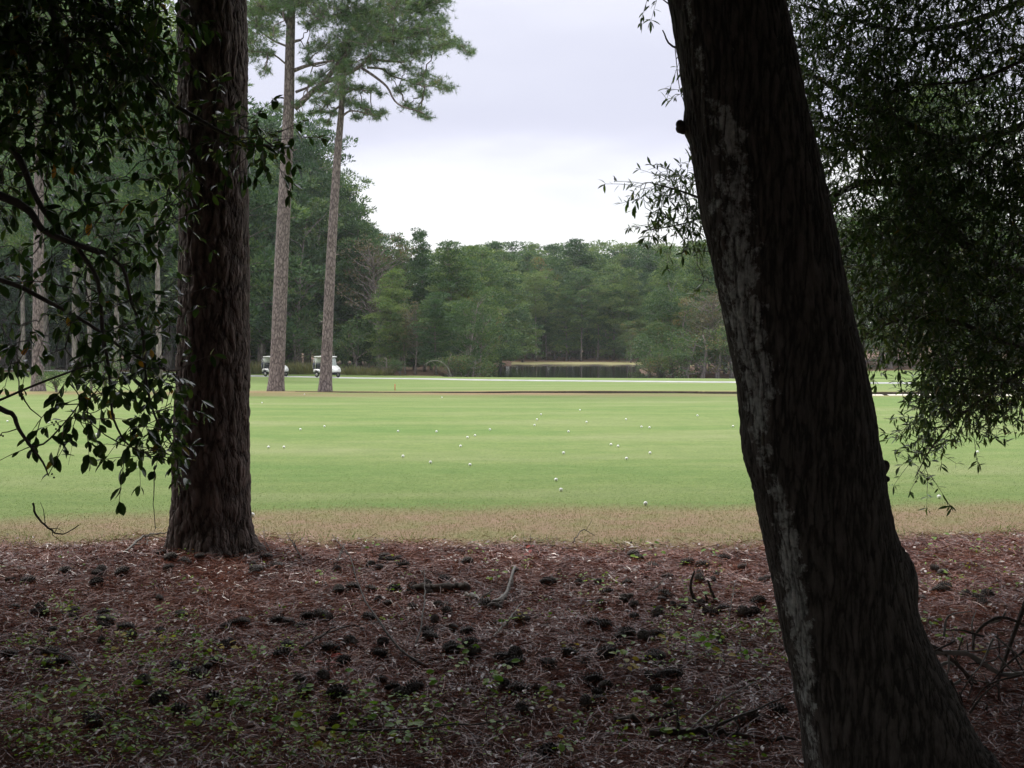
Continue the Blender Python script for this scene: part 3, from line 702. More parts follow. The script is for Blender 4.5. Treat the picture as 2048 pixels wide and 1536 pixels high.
# nearer trees on the other side of the pond
plant_uv('broad', 1345, 112, 520, 'large pale green tree overhanging the pond beside the leaning trunk', wide=0.9, variant=0)
plant_uv('autumn', 1420, 106, 560, 'greyish thin-leaved tree touching the leaning trunk outline', wide=1.2, variant=0)
plant_uv('edge', 1335, 122, 500, 'pine behind the pale pondside tree', wide=1.0)
plant_uv('edge', 1395, 118, 490, 'pine between the pondside trees and the leaning trunk', wide=1.1)
plant_uv('edge', 1450, 116, 500, 'pine mostly hidden by the leaning trunk')
plant_uv('bush', 1370, 105, 690, 'shaded shrub at the water edge below the pale tree', wide=1.5)
plant_uv('bush', 1450, 104.5, 680, 'shaded shrub at the water edge behind the leaning trunk', wide=1.4)
plant_uv('bush', 1318, 106, 700, 'small shrub where the pondside trees meet the water', wide=1.2)
for u, d, tv in [(1300, 107, 668), (1322, 104.5, 690), (1345, 103.5, 672), (1375, 103, 655), (1405, 103, 640), (1435, 103, 652), (1465, 103, 640), (1495, 103, 650)]:
    plant_uv('bush', u, d, tv, 'green foliage at the pond edge below the pale pondside tree', 'foliage at the pond edge', 1.25)
for u, d, tv in [(1325, 110, 610), (1365, 109, 580), (1410, 110, 560), (1455, 109, 575), (1495, 110, 545)]:
    plant_uv('broad', u, d, tv, 'full green tree in the clump at the pond beside the leaning trunk', 'clump of trees at the pond', 1.1)
G_right = 'trees of the wood behind the oak'
for u in np.arange(1490, 2500, 44):
    plant_uv('edge' if fr.random() < 0.75 else 'broad', u + fr.uniform(-15, 15), fr.uniform(122, 134), 440 + fr.uniform(-40, 60), 'dark tree in the wood seen through the oak', G_right, 1.2)
for u in np.arange(1480, 2500, 40):
    plant_uv('edge', u + fr.uniform(-15, 15), fr.uniform(138, 160), 430 + fr.uniform(-30, 60), 'dark tree deep in the wood behind the oak', 'deep trees behind the oak', 1.3)
for u in np.arange(1500, 2500, 55):
    plant_uv('bush' if fr.random() < 0.6 else 'broad', u + fr.uniform(-20, 20), fr.uniform(116, 122), fr.uniform(610, 670), 'dark undergrowth at the far lawn edge behind the oak', 'undergrowth behind the oak', 1.4)
for u, lab in [(1878, 'pale trunk at the far lawn edge below the oak boughs'), (1855, 'greyer slim trunk at the far lawn edge below the oak boughs')]:
    plant_uv('tall', u, 112.5, 180, lab, wide=1.2, variant=1)

# ornamental reed clumps beyond the path
def reed_clump(u, d, h, w, lab):
    p = PX(u, 700, d); z = GZ(p[0], d); g_ = np.random.default_rng(int(u))
    n = 420; a = g_.uniform(0, 6.28, n); rr = w * np.sqrt(g_.random(n)) * 0.55
    C = np.stack([np.cos(a) * rr, np.sin(a) * rr * 0.7, 0 * a], 1)
    D = np.stack([np.cos(a) * 0.45, np.sin(a) * 0.45, np.ones(n)], 1) + 0.25 * rand_dirs(n, g_)
    Vv, F4, F3 = cards(C, D, h * g_.uniform(0.5, 1.1, n), 0.05, g_)
    ge = Geo(); ge.add(Vv, F4, a=np.repeat(g_.beta(2, 2, n), 4))
    tag(obj('reed_clump', ge.mesh('reed_clump', M_reed), loc=(p[0], d, z)), lab, 'grass clump', 'reed clumps beyond the path')
for u, d, h, w in [(505, 103, 1.5, 3), (530, 104, 1.3, 2.6), (575, 103, 1.2, 2.5), (590, 103, 1.3, 2.4), (612, 102.5, 1.5, 2.6), (700, 101, 1.0, 2.6), (722, 100.5, 0.9, 2.4), (440, 105, 1.3, 3.0), (764, 99.5, 0.8, 2)]:
    reed_clump(u, d, h, w, 'olive and tan clump of tall grass behind the carts')

# green shrub beside the ditch-side pine on the other side
p = G(168, 792)
plant('bush', p[0], p[1] + 2, 2.0, 'feathery green shrub in front of the dark wood trunks', wide=0.85, variant=0)
p = G(120, 790); plant('bush', p[0], p[1] + 3, 1.6, 'low green shrub beside the pale ditch-side pine', wide=0.9, variant=1)
p = G(20, 792); plant('bush', p[0], p[1] + 4, 1.3, 'low brownish shrub at the corner of the wood', wide=1.2, variant=1)

# fallen bleached branch on the bank
ge = Geo()
base = PX(903, 750, 96.2); base[2] = GZ(base[0], 96.2)
arc = catmull([base, PX(895, 735, 96.2), PX(880, 723, 96), PX(862, 722, 95.8), PX(848, 730, 95.6)], 16)
ge.tube(arc, np.linspace(0.05, 0.015, 16), 5)
for k_ in (3, 5, 7, 9, 11, 13):
    ge.tube(wiggle(arc[k_], arc[k_] + np.array([fr.uniform(-0.3, 0.8), 0, fr.uniform(-1.0, 0.5)]), 4, 0.08), [0.02, 0.014, 0.01, 0.006], 4)
tag(obj('fallen_branch', ge.mesh('fallen_branch', M_greytwig)), 'bleached dead branch arching out from the wooded bank', 'branch')

# red marker stake
b = G(790, 781); ge = Geo(); ge.tube([b - [0, 0, 0.1], b + [0, 0, 0.28]], 0.018, 6)
st = tag(obj('marker_stake', ge.mesh('marker_stake', M_stake)), 'small red stake beside the ditch', 'stake')

# ------------------------------------------------------------------ the two tall mid pines and the ditch-side pine
def px_tube(geo, pts, d, w0, w1, k=10, n=24, flare=1.0):
    P = catmull([PX(u, v, d + dd) for u, v, dd in pts], n)
    r = np.linspace(w0, w1, n); 
    if flare != 1: r = r * (1 + (flare - 1) * np.exp(-np.arange(n) / (n * 0.03)))
    geo.tube(P, r, k); return P
def needle_tufts(C, g, nn=22, Ln=0.22, wd=0.012, updir=0.35):
    n = len(C)
    Cc = np.repeat(C, nn, 0)
    ax = unit(rand_dirs(n, g) + np.array([0, 0, updir])); ax = np.repeat(ax, nn, 0)
    D = unit(ax * 0.45 + rand_dirs(n * nn, g))
    V_, F4, F3 = cards(Cc, D, Ln * g.uniform(0.7, 1.1, n * nn), wd, g, shape='tri')
    return V_, F3, np.repeat(np.repeat(np.clip(g.beta(2, 3, n), 0, 1), nn), 3)
def pine_with_crown(name, label, trunk_pts, d, w, limbs, puffs, seed, up_trunk, flare=1.35, tufts_k=1.0, extra_limbs=()):
    g_ = np.random.default_rng(seed)
    b = PX(trunk_pts[0][0], trunk_pts[0][1], d); bz = GZ(b[0], d)
    e = empty(name, (b[0], d, bz)); tag(e, label, 'tree')
    off = np.array([b[0], d, bz])
    P = [np.array([b[0], d, bz - 0.15])] + [PX(u, v, d) for u, v in trunk_pts[1:]]
    for k_, (dx, dz) in enumerate(up_trunk): P.append(P[-1] + np.array([dx, 0, dz]))
    n = 90; C = catmull(P, n); zz = C[:, 2] - bz
    r = np.interp(zz, [q[0] for q in w], [q[1] for q in w]); r = r * (1 + (flare - 1) * np.exp(-np.maximum(zz, 0) / 0.35))
    tg = Geo(); tg.tube(C - off, r, 20)
    # stubs and irregularities
    for _ in range(7):
        q = g_.integers(15, 60); a = g_.uniform(0, 6.28); s_ = C[q] - off
        tg.tube([s_, s_ + np.array([math.cos(a), math.sin(a), 0.3]) * (r[q] + g_.uniform(0.05, 0.22))], [0.035, 0.02], 5)
    obj('trunk', tg.mesh('trunk', M_midbark, True), e)
    nodes = []
    for lb in limbs:
        pts_, w0, w1 = lb
        Pl = catmull([PX(u, v, d + dd) for u, v, dd in pts_], 14)
        lg = Geo(); lg.tube(Pl - off, np.linspace(w0, w1, 14), 7)
        obj('limb', lg.mesh('limb', M_midbark, True), e)
        nodes.append(Pl)
    nodes = np.concatenate(nodes + [C[60:]])
    T = []
    sg = Geo()
    order = []
    for (u, v, rp) in puffs:
        rm = rp * d / F
        for rep in range(3):
            dd = g_.uniform(-2.6, 2.6) if rep else g_.uniform(-0.6, 0.6)
            order.append((PX(u + g_.normal() * rp * 0.15, v + g_.normal() * rp * 0.15, d + dd), rm))
    dist = [np.min(np.linalg.norm(nodes - c, axis=1)) for c, _ in order]
    for qi in np.argsort(dist):
        c, rm = order[qi]
        j_ = np.argmin(np.linalg.norm(nodes - c, axis=1) + 0.4 * np.maximum(0, c[2] - 0.0 - nodes[:, 2] > 1.5))
        br = wiggle(nodes[j_], c, 6, 0.07, 0.05, g_); L_ = np.linalg.norm(br[-1] - br[0])
        sg.tube(br - off, np.linspace(min(0.05, 0.018 + L_ * 0.015), 0.012, 6), 4, cap=False)
        nodes = np.vstack([nodes, br[1:]])
        nt_ = int(tufts_k * 66 * rm * rm / 0.35) + 5
        dv = g_.normal(size=(nt_, 3)) * rm * np.array([0.72, 0.72, 0.42]) + np.array([0, 0, 0.08 * rm])
        tc_ = c + dv
        for q in range(0, nt_, 3):
            sg.tube(wiggle(c, tc_[q], 3, 0.08, 0.0, g_) - off, [0.010, 0.007, 0.005], 3, cap=False)
        T.append(tc_)
    tag(obj('small_branches', sg.mesh('small_branches', M_midbark), e), kind='stuff')
    T = np.concatenate(T)
    V_, F3, a_ = needle_tufts(T - off, g_)
    cg = Geo(); cg.add(V_, None, F3, a=a_)
    obj('crown', cg.mesh('crown', M_needle), e)
    return e
puffsA = [(515, 55, 26), (508, 104, 22), (520, 18, 28), (548, 66, 18), (527, 141, 10), (498, 80, 20), (545, 20, 22), (535, 110, 12), (500, 30, 22), (575, 10, 26),
          (610, 5, 30), (620, 50, 14), (640, 30, 30), (690, 25, 34), (740, 22, 36), (790, 18, 36), (835, 22, 32), (860, 5, 22), (645, 88, 20), (690, 90, 30), (735, 85, 32),
          (780, 78, 34), (820, 68, 32), (855, 62, 24), (866, 95, 22), (830, 108, 24), (885, 68, 13), (905, 82, 12), (922, 92, 11), (940, 104, 9), (890, 92, 9), (712, 55, 26), (765, 50, 28),
          (620, 100, 9), (616, 122, 8), (668, 118, 14), (700, 130, 17), (745, 122, 18), (790, 112, 20), (815, 138, 13), (780, 150, 12), (845, 150, 16), (870, 168, 14), (892, 176, 11), (825, 165, 14),
          (845, 188, 11), (800, 180, 10), (815, 212, 10), (838, 222, 11), (854, 234, 8), (608, 158, 9), (625, 165, 11), (640, 178, 11), (556, 214, 10), (596, 210, 8), (640, 150, 10), (602, 232, 6), (880, 40, 14),
          (885, 2, 14), (780, -30, 40), (700, -30, 40), (620, -40, 40), (840, -25, 34), (540, -35, 40), (560, -90, 50), (650, -100, 50), (740, -90, 50)]
limbsA = [([(588, 141, 0), (612, 132, -0.2), (640, 126, -0.4), (668, 121, -0.6)], 0.085, 0.04),
          ([(590, 216, 0), (622, 186, -0.1), (650, 162, -0.2), (668, 138, -0.3), (700, 100, -0.3), (735, 62, -0.2), (755, 20, 0), (770, -20, 0.2)], 0.13, 0.05),
          ([(648, 165, -0.2), (682, 152, -0.5), (712, 138, -0.8), (738, 120, -1.0), (775, 122, -1.3), (810, 124, -1.5)], 0.10, 0.04),
          ([(722, 135, -0.9), (752, 155, -1.2), (775, 175, -1.4), (788, 200, -1.5), (805, 213, -1.6), (835, 222, -1.7)], 0.06, 0.025),
          ([(735, 135, -0.9), (765, 138, -0.5), (785, 152, -0.3), (830, 165, 0.0), (880, 175, 0.2)], 0.05, 0.02),
          ([(592, 184, 0), (620, 172, 0.4), (645, 150, 0.8)], 0.06, 0.03),
          ([(578, 50, 0), (566, 28, 0), (548, 8, 0), (535, -20, 0)], 0.10, 0.06),
          ([(572, 92, 0), (545, 80, 0.3), (520, 62, 0.5), (498, 45, 0.6)], 0.045, 0.02),
          ([(574, 130, 0), (552, 112, -0.3), (535, 105, -0.4), (510, 104, -0.5)], 0.04, 0.018),
          ([(583, 85, 0), (592, 82, -0.1), (601, 80, -0.1)], 0.07, 0.05),
          ([(770, 60, -0.2), (820, 62, 0), (870, 75, 0.1), (915, 90, 0.1)], 0.04, 0.015),
          ([(584, 0, 0), (610, -40, 0.3), (640, -80, 0.4)], 0.09, 0.04)]
pine_with_crown('pine_tree', 'taller grey-barked pine with limbs reaching over its slimmer neighbour', [(551, 781), (556, 700), (560, 600), (564, 500), (569, 400), (574, 300), (578, 200), (580, 100), (583, 0)],
                44.5, [(0, .31), (2, .30), (6, .28), (10, .24), (14, .19), (18, .13), (22, .04)], limbsA, puffsA, 5, [(0.05, 2.2), (0.0, 2.0)], flare=1.25)
puffsB = [(680, 165, 16), (700, 175, 14), (668, 190, 16), (700, 205, 14), (722, 212, 14), (738, 224, 11), (755, 232, 10), (765, 225, 7), (655, 205, 12), (640, 222, 8), (665, 228, 9), (688, 140, 18), (655, 245, 6), (720, 180, 9),
          (745, 178, 9), (712, 235, 8), (620, 228, 5), (690, 110, 20), (760, 190, 6), (675, 140, 14), (632, 200, 8)]
limbsB = [([(682, 235, 0), (700, 222, -0.3), (725, 225, -0.5), (755, 232, -0.6)], 0.05, 0.018), ([(680, 212, 0), (660, 225, 0.2), (640, 224, 0.3), (620, 226, 0.4)], 0.045, 0.015),
          ([(686, 190, 0), (710, 178, 0.3), (742, 176, 0.5)], 0.045, 0.015)]
pine_with_crown('pine_tree', 'slimmer tall pine whose foot stands at the end of the ditch', [(650, 781), (654, 700), (658, 600), (663, 500), (669, 400), (676, 300), (682, 230), (688, 150)],
                44.3, [(0, .26), (2, .22), (6, .195), (9, .165), (11, .13), (14, .08), (17, .03)], limbsB, puffsB, 8, [(0.2, 1.6)], flare=1.22, tufts_k=1.0)
puffsC = [(u, v, 34) for u, v in [(20, 20), (70, -10), (120, 30), (60, 60), (150, 70), (10, 90), (100, 100), (180, 30), (40, 140), (130, 150), (80, 190), (200, 110), (20, 200), (160, 200), (90, 240), (40, 260), (150, 250), (200, 180), (230, 60)]]
pine_with_crown('pine_tree', 'pale pine trunk rising at the lawn edge behind the glossy hanging branches', [(76, 783), (76, 700), (77, 550), (78, 400), (79, 250), (80, 100), (80, 0)],
                44.6, [(0, .25), (2, .22), (6, .20), (10, .17), (14, .13), (18, .06)], [([(79, 250, 0), (110, 220, 0.3), (150, 190, 0.5)], 0.05, 0.02), ([(79, 200, 0), (50, 150, 0.3), (20, 120, 0.5)], 0.05, 0.02)], puffsC, 12, [(0, 1.5)], tufts_k=0.8)

# ------------------------------------------------------------------ golf carts
def golf_cart(x, y, rz, label):
    e = empty('golf_cart', (x, y, GZ(x, y) + 0.035), rz); tag(e, label, 'golf cart', 'golf carts parked on the path')
    def P(name, ge, mat, parent=e, smooth=False): return obj(name, ge.mesh(name, mat, smooth), parent)
    g = Geo(); g.prism([(-0.95, 0.28), (-0.5, 0.22), (0.75, 0.22), (0.80, 0.40), (0.60, 0.60), (0.50, 0.42), (0.0, 0.42), (-0.06, 0.66), (-0.90, 0.62)], -0.52, 0.52); P('chassis', g, M_cartdark)
    g = Geo(); g.prism([(0.56, 0.34), (0.72, 0.34), (0.82, 0.50), (1.05, 0.52), (1.20, 0.44), (1.22, 0.62), (1.12, 0.80), (0.86, 0.98), (0.70, 1.02), (0.66, 0.80)], -0.56, 0.56); P('front_cowl', g, M_cartwhite)
    g = Geo(); g.prism([(-0.98, 0.42), (-0.86, 0.44), (-0.80, 0.60), (-0.40, 0.60), (-0.30, 0.42), (-0.14, 0.38), (-0.12, 0.58), (-0.25, 0.67), (-0.85, 0.69), (-0.96, 0.60)], -0.58, 0.58); P('rear_fender', g, M_cartwhite)
    g = Geo(); g.box((-0.28, 0, 0.76), (0.24, 0.50, 0.06)); P('seat', g, M_seat)
    g = Geo(); g.prism([(-0.62, 0.80), (-0.40, 0.80), (-0.50, 1.20), (-0.66, 1.20)], -0.50, 0.50); P('seat_back', g, M_seat)
    g = Geo(); g.prism([(-0.86, 1.70), (-0.78, 1.78), (0.0, 1.82), (0.62, 1.78), (0.72, 1.70), (0.62, 1.685), (-0.78, 1.685)], -0.60, 0.60); P('roof', g, M_cartwhite)
    for s in (-1, 1):
        g = Geo(); g.tube([(-0.80, s * 0.5, 0.72), (-0.74, s * 0.52, 1.69)], 0.022, 6); P('roof_post', g, M_cartwhite)
        g = Geo(); g.tube([(0.78, s * 0.52, 0.98), (0.58, s * 0.54, 1.69)], 0.022, 6); P('roof_post', g, M_black)
        g = Geo(); g.box((1.16, s * 0.38, 0.66), (0.05, 0.09, 0.05)); P('headlight', g, M_metal)
    g = Geo(); g.prism([(0.765, 1.0), (0.780, 1.0), (0.60, 1.66), (0.585, 1.66)], -0.50, 0.50); P('windshield', g, M_glass)
    g = Geo(); th = np.linspace(0, 2 * math.pi, 15)
    c = np.array([0.46, 0.24, 1.02]); ax1 = np.array([0, 1, 0]); ax2 = unit(np.array([-0.5, 0, 0.85]))
    g.tube(c + 0.17 * (np.cos(th)[:, None] * ax1 + np.sin(th)[:, None] * ax2), 0.015, 5); g.tube([c, c + [0.30, 0, -0.18]], 0.02, 5); P('steering_wheel', g, M_black)
    g = Geo(); g.box((-1.02, 0, 0.52), (0.12, 0.44, 0.03)); g.box((-1.0, 0, 1.02), (0.02, 0.44, 0.03)); g.box((-1.02, 0.42, 0.76), (0.02, 0.02, 0.26)); g.box((-1.02, -0.42, 0.76), (0.02, 0.02, 0.26)); P('bag_rack', g, M_black)
    g = Geo(); g.prism([(-0.80, 1.30), (-0.95, 1.42), (-0.90, 1.56), (-0.72, 1.63), (-0.60, 1.60), (-0.66, 1.34), (-0.72, 1.18)], -0.46, 0.46); P('bag_cover', g, M_cartwhite)
    for wx in (-0.60, 0.93):
        for s in (-1, 1):
            g = Geo(); th = np.linspace(0, 2 * math.pi, 19); g.tube(np.stack([0.18 * np.cos(th), 0 * th, 0.18 * np.sin(th)], 1), 0.062, 8, cap=False)
            w = obj('wheel', g.mesh('tyre', M_rubber, True), e, (wx, s * 0.50, 0.235))
            g = Geo(); g.tube([(0, -0.05, 0), (0, 0.05, 0)], 0.125, 14); obj('rim', g.mesh('rim', M_rim), w)
    # two golf bags standing in the rack
    ca, sa = math.cos(rz), math.sin(rz)
    for s in (-1, 1):
        g = Geo(); g.tube([(0.08, 0, -0.1), (0.06, 0, 0.05), (0.0, 0, 0.6), (-0.03, 0, 0.86)], [0.13, 0.16, 0.18, 0.17], 10)
        bx, by = -1.17, s * 0.22
        bg_ = obj('golf_bag', g.mesh('golf_bag', M_cartdark if s < 0 else M_black, True), None, (x + ca * bx - sa * by, y + sa * bx + ca * by, GZ(x, y) + 0.59 - 0.2)); bg_.rotation_euler = (0, 0, rz)
        tag(bg_, ('dark golf bag on the lawn side, ' if s < 0 else 'dark golf bag on the wood side, ') + ('cart behind the thicker trunk' if 'thicker' in label else 'cart behind the slimmer trunk'), 'golf bag', 'golf bags')
        g = Geo(); g.box((-0.14, -0.02, 0.55), (0.03, 0.08, 0.12)); obj('pocket', g.mesh('pocket', M_cartwhite), bg_)
        g = Geo()
        for q in range(6):
            a = q * 1.05; px_, py_ = 0.08 * math.cos(a) - 0.05, 0.08 * math.sin(a)
            zt = 0.95 + 0.12 * (q % 3); g.tube([(px_, py_, 0.72), (px_ * 1.2, py_ * 1.2, zt)], 0.008, 4); g.ball((px_ * 1.2 + 0.03, py_ * 1.2, zt + 0.01), (0.05, 0.03, 0.035), 8, 5)
        obj('club_heads', g.mesh('club_heads', M_metal, True), bg_)
    return e
def on_path(u):
    xs_ = PATH[:, 0] / PATH[:, 1] * F + 1024
    k_ = np.argmin(abs(xs_ - u)); return PATH[k_], math.atan2(Tn[k_][1], Tn[k_][0])
p, a = on_path(549); golf_cart(p[0], p[1] - 0.5, a + 0.05, 'white golf cart parked behind the thicker of the two tall trunks')
p, a = on_path(650); golf_cart(p[0], p[1] - 0.5, a + 0.03, 'white golf cart parked behind the slimmer tall trunk, clear windshield showing')

# ------------------------------------------------------------------ golf balls
g = Geo(); g.ball((0, 0, 0.0195), 0.0200, 14, 9); ball_me = g.mesh('golf_ball', M_ball, True)
balls = [(15, 843), (97, 846), (193, 870), (272, 936), (601, 859), (649, 853), (537, 896), (568, 896), (524, 805), (796, 863), (873, 864), (806, 914), (921, 893), (935, 876), (950, 872), (980, 860),
         (940, 932), (861, 926), (1074, 839), (1082, 829), (1160, 820), (1173, 844), (1137, 864), (1222, 890), (1236, 893), (1127, 908), (1112, 962), (1122, 982), (1252, 839), (1283, 854), (1299, 856), (1300, 908),
         (1395, 831), (1466, 853), (1291, 1010), (1878, 996), (1955, 905), (505, 1033), (884, 794), (609, 788), (1253, 919), (1069, 851)]
for u, v in balls:
    p = G(u, v + 2)
    lab = 'small white golf ball lying on the green lawn'
    if (u, v) == (505, 1033): lab = 'white golf ball on the tan strip beside the scaly trunk'
    if (u, v) == (1878, 996): lab = 'white golf ball below the lowest oak twig near the tan strip'
    if (u, v) == (1122, 982): lab = 'nearer golf ball of the pair low on the middle of the lawn'
    if (u, v) == (1112, 962): lab = 'farther golf ball of the pair low on the middle of the lawn'
    if (u, v) == (609, 788): lab = 'white golf ball between the feet of the two tall pines'
    tag(obj('golf_ball', ball_me, None, (p[0], p[1], p[2] + 0.003)), lab, 'golf ball', 'golf balls scattered over the lawn')

# ------------------------------------------------------------------ the big scaly pine
def big_trunk(ptsL, ptsR, d, extra_down, up, nz, nth, r_noise, seed, bulges=()):
    """rings built from the outline of the trunk at its own distance, true round section"""
    vs = np.array([p[1] for p in ptsL], float)
    def side(pts, v): return np.interp(v, [p[1] for p in pts], [p[0] for p in pts])
    cen = []; rad = []
    for v in vs:
        l, r_ = side(ptsL, v), side(ptsR, v); p = PX((l + r_) / 2, v, d); cen.append(p); rad.append((r_ - l) / 2 / F * d)
    cen = np.array(cen); rad = np.array(rad)
    cen = np.vstack([cen[:1] + np.array(up)[::-1], cen, cen[-1:] + np.array(extra_down[0])]) if len(extra_down) else cen
    rad = np.concatenate([[rad[0] * s for s in (0.12, 0.6, 0.85)], rad, [extra_down[1]]])
    Q = catmull(np.column_stack([cen, rad]), nz)
    C, r = Q[:, :3], Q[:, 3]
    T = unit(np.gradient(C, axis=0)); A = unit(np.cross(T, [0, 1.0, 0])); B = np.cross(T, A)
    th = np.arange(nth) * 2 * math.pi / nth
    g_ = np.random.default_rng(seed); ph = g_.uniform(0, 6.28, 8)
    z = C[:, 2][:, None]
    rr = r[:, None] * (1 + r_noise * (0.5 * np.sin(3 * th[None] + ph[0] + z * 0.7) + 0.35 * np.sin(5 * th[None] + ph[1] - z * 1.1) + 0.3 * np.sin(2 * th[None] + z * 2.3 + ph[2]) + 0.25 * np.sin(z * 6 + ph[3] + 2 * np.sin(th[None] + 1))))
    lobes = np.clip(1 - (z - z.min()) / 0.75, 0, 1) ** 2
    rr = rr * (1 + 0.17 * lobes * np.sin(5 * th[None] + ph[4]))
    for bz, bth, amp, wz, wt in bulges:
        dt = (th[None] - bth + math.pi) % (2 * math.pi) - math.pi
        rr = rr + amp * np.exp(-((z - bz) / wz) ** 2 - (dt / wt) ** 2)
    V_ = C[:, None] + rr[..., None] * (A[:, None] * np.cos(th)[None, :, None] + B[:, None] * np.sin(th)[None, :, None])
    i_ = np.arange(nz - 1)[:, None] * nth; j_ = np.arange(nth)[None]; jn = (j_ + 1) % nth
    Fq = np.stack([i_ + j_, i_ + jn, i_ + nth + jn, i_ + nth + j_], -1).reshape(-1, 4)
    return V_, Fq, C, r, A, B, th
b = G(430, 1112)
d0 = 8.15
Vt, Fq, Cc, rr_, A_, B_, th = big_trunk([(358, 0), (358, 200), (359, 400), (360, 600), (351, 850), (347, 950), (345, 1020), (341, 1065), (334, 1095), (325, 1115)],
                 [(490, 0), (491, 200), (494, 400), (497, 600), (497, 850), (498, 950), (500, 1020), (507, 1065), (518, 1095), (532, 1115)], d0,
                 ((0, 0, -0.12), 0.52), [(0, 0, 3.0), (0.05, 0, 8.0), (0.1, 0, 13.0)], 620, 190, 0.022, 3)
e = empty('pine_tree', (Cc[-1][0], d0, GZ(Cc[-1][0], d0))); tag(e, 'thick near pine with scaly dark bark standing on the straw edge', 'tree')
off = np.array(e.location)
nzv = Vt.shape[0]
obj('trunk', make_mesh('trunk', Vt.reshape(-1, 3) - off, Fq, M_pinebark, {'side': np.zeros(Vt.shape[0] * Vt.shape[1])}, True), e)
# its crown and limbs above the view, made low and dense to shade the straw
g_ = np.random.default_rng(77)
def shade_crown(e, off, top, Rr, n, mat, z0, z1, seed, card=(0.30, 0.12), limb_r=0.10, squash=1.0, ymax=9.2):
    g_ = np.random.default_rng(seed); lg = Geo(); C = []
    for k_ in range(n):
        a = g_.uniform(0, 6.28); z = g_.uniform(z0, z1); rr = Rr * math.sqrt(g_.random()) 
        c = np.array([top[0] + math.cos(a) * rr, top[1] + math.sin(a) * rr * squash, z])
        if c[1] > ymax + 0.28 * max(0, c[2] - 6): continue
        m = int(150); d_ = rand_dirs(m, g_) * (g_.random(m)[:, None] ** 0.4) * 0.95 * np.array([1, 1, 0.5]); C.append(c + d_)
        if k_ % 4 == 0: lg.tube(wiggle(np.array([top[0], top[1], z - 1.0]), c, 5, 0.06, 0, g_) - off, [limb_r, limb_r * .8, limb_r * .55, limb_r * .35, 0.01], 5, cap=False)
    C = np.concatenate(C); n_ = len(C)
    V_, F4, _ = cards(C - off, rand_dirs(n_, g_), card[0] * g_.uniform(0.7, 1.2, n_), card[1], g_)
    cg = Geo(); cg.add(V_, F4, a=np.repeat(g_.beta(2, 2, n_), 4))
    tag(obj('limbs', lg.mesh('limbs', M_twig, True), e), kind='stuff'); obj('crown', cg.mesh('crown', mat), e)
shade_crown(e, off, np.array([-2.2, 6.0, 0]), 6.0, 380, M_oakleaf, 5.0, 10.0, 4, ymax=8.3)

# ------------------------------------------------------------------ the leaning lichened tree
d1 = 3.75
Lp = [(1340, 0), (1360, 130), (1378, 260), (1400, 400), (1425, 510), (1448, 620), (1470, 740), (1484, 860), (1503, 950), (1530, 1080), (1545, 1150), (1563, 1250), (1578, 1320), (1594, 1420), (1610, 1536), (1618, 1600)]
Rp = [(1562, 0), (1590, 130), (1615, 260), (1648, 400), (1672, 510), (1694, 620), (1722, 740), (1745, 860), (1760, 950), (1786, 1080), (1806, 1150), (1833, 1250), (1860, 1320), (1910, 1420), (1970, 1536), (2020, 1600)]
Vt, Fq, Cc, rr_, A_, B_, th = big_trunk(Lp, Rp, d1, ((0.06, 0, -0.25), 0.46), [(-0.25, 0, 1.2), (-0.8, 0.2, 4.0), (-1.6, 0.3, 8.0)], 700, 230, 0.020, 9)
# burl on the lower flank, two knobs
def near_pt(u, v):
    p = PX(u, v, d1); i_ = np.argmin(abs(Cc[:, 2] - p[2])); return p, i_
flat = Vt.reshape(-1, 3).copy()
Crep = np.repeat(Cc, Vt.shape[1], 0)
for (u, v, rad, amp) in [(1818, 1130, 0.085, 0.035), (1812, 1175, 0.06, 0.022), (1752, 800, 0.05, 0.010), (1370, 250, 0.05, 0.018), (1500, 905, 0.07, 0.012), (1735, 700, 0.04, 0.012), (1762, 940, 0.05, 0.012)]:
    p = PX(u, v, d1); w = np.exp(-np.sum((flat - p) ** 2, 1) / rad ** 2)
    flat += unit(flat - Crep) * (w * amp)[:, None]
base_z = GZ(Cc[-1][0], d1)
e = empty('leaning_tree', (Cc[-1][0], d1, base_z)); tag(e, 'big dark leaning trunk with pale lichen patches down one flank', 'tree'); off = np.array(e.location)
uu_ = flat[:, 0] / flat[:, 1] * F + 1024
ang = math.atan2(1, 0); zc = flat[:, 2] - CAM_H
vv_ = 768 - F * (zc * cp + flat[:, 1] * sp) / (flat[:, 1] * cp - zc * sp)
le_ = np.interp(vv_, [p[1] for p in Lp], [p[0] for p in Lp])
o_c = np.interp(vv_, [0, 190, 260, 340, 400, 600, 800, 900, 1020, 1200, 1300, 1536], [30, 40, 80, 85, 60, 45, 38, 35, 48, 45, 38, 28])
o_w = np.interp(vv_, [0, 190, 260, 340, 400, 600, 800, 900, 1020, 1200, 1300, 1536], [14, 16, 42, 40, 42, 42, 34, 18, 24, 28, 24, 16])
o_a = np.interp(vv_, [0, 160, 230, 320, 400, 620, 800, 880, 1010, 1080, 1250, 1400, 1600], [.25, .2, .42, .36, .48, .58, .48, .28, .38, .58, .50, .42, .3])
fr_ = (flat[:, 1] < Crep[:, 1])
sidev = -0.42 + (o_a * 0.74 + 0.42) * np.exp(-np.abs((uu_ - le_ - o_c + 4 * np.sin(vv_ * 0.023) + 5 * np.sin(vv_ * 0.11)) / (o_w * 1.25)) ** 2.2)
sidev = np.where(fr_, sidev, -0.4)
obj('trunk', make_mesh('trunk', flat - off, Fq, M_oakbark, {'side': sidev}, True), e)
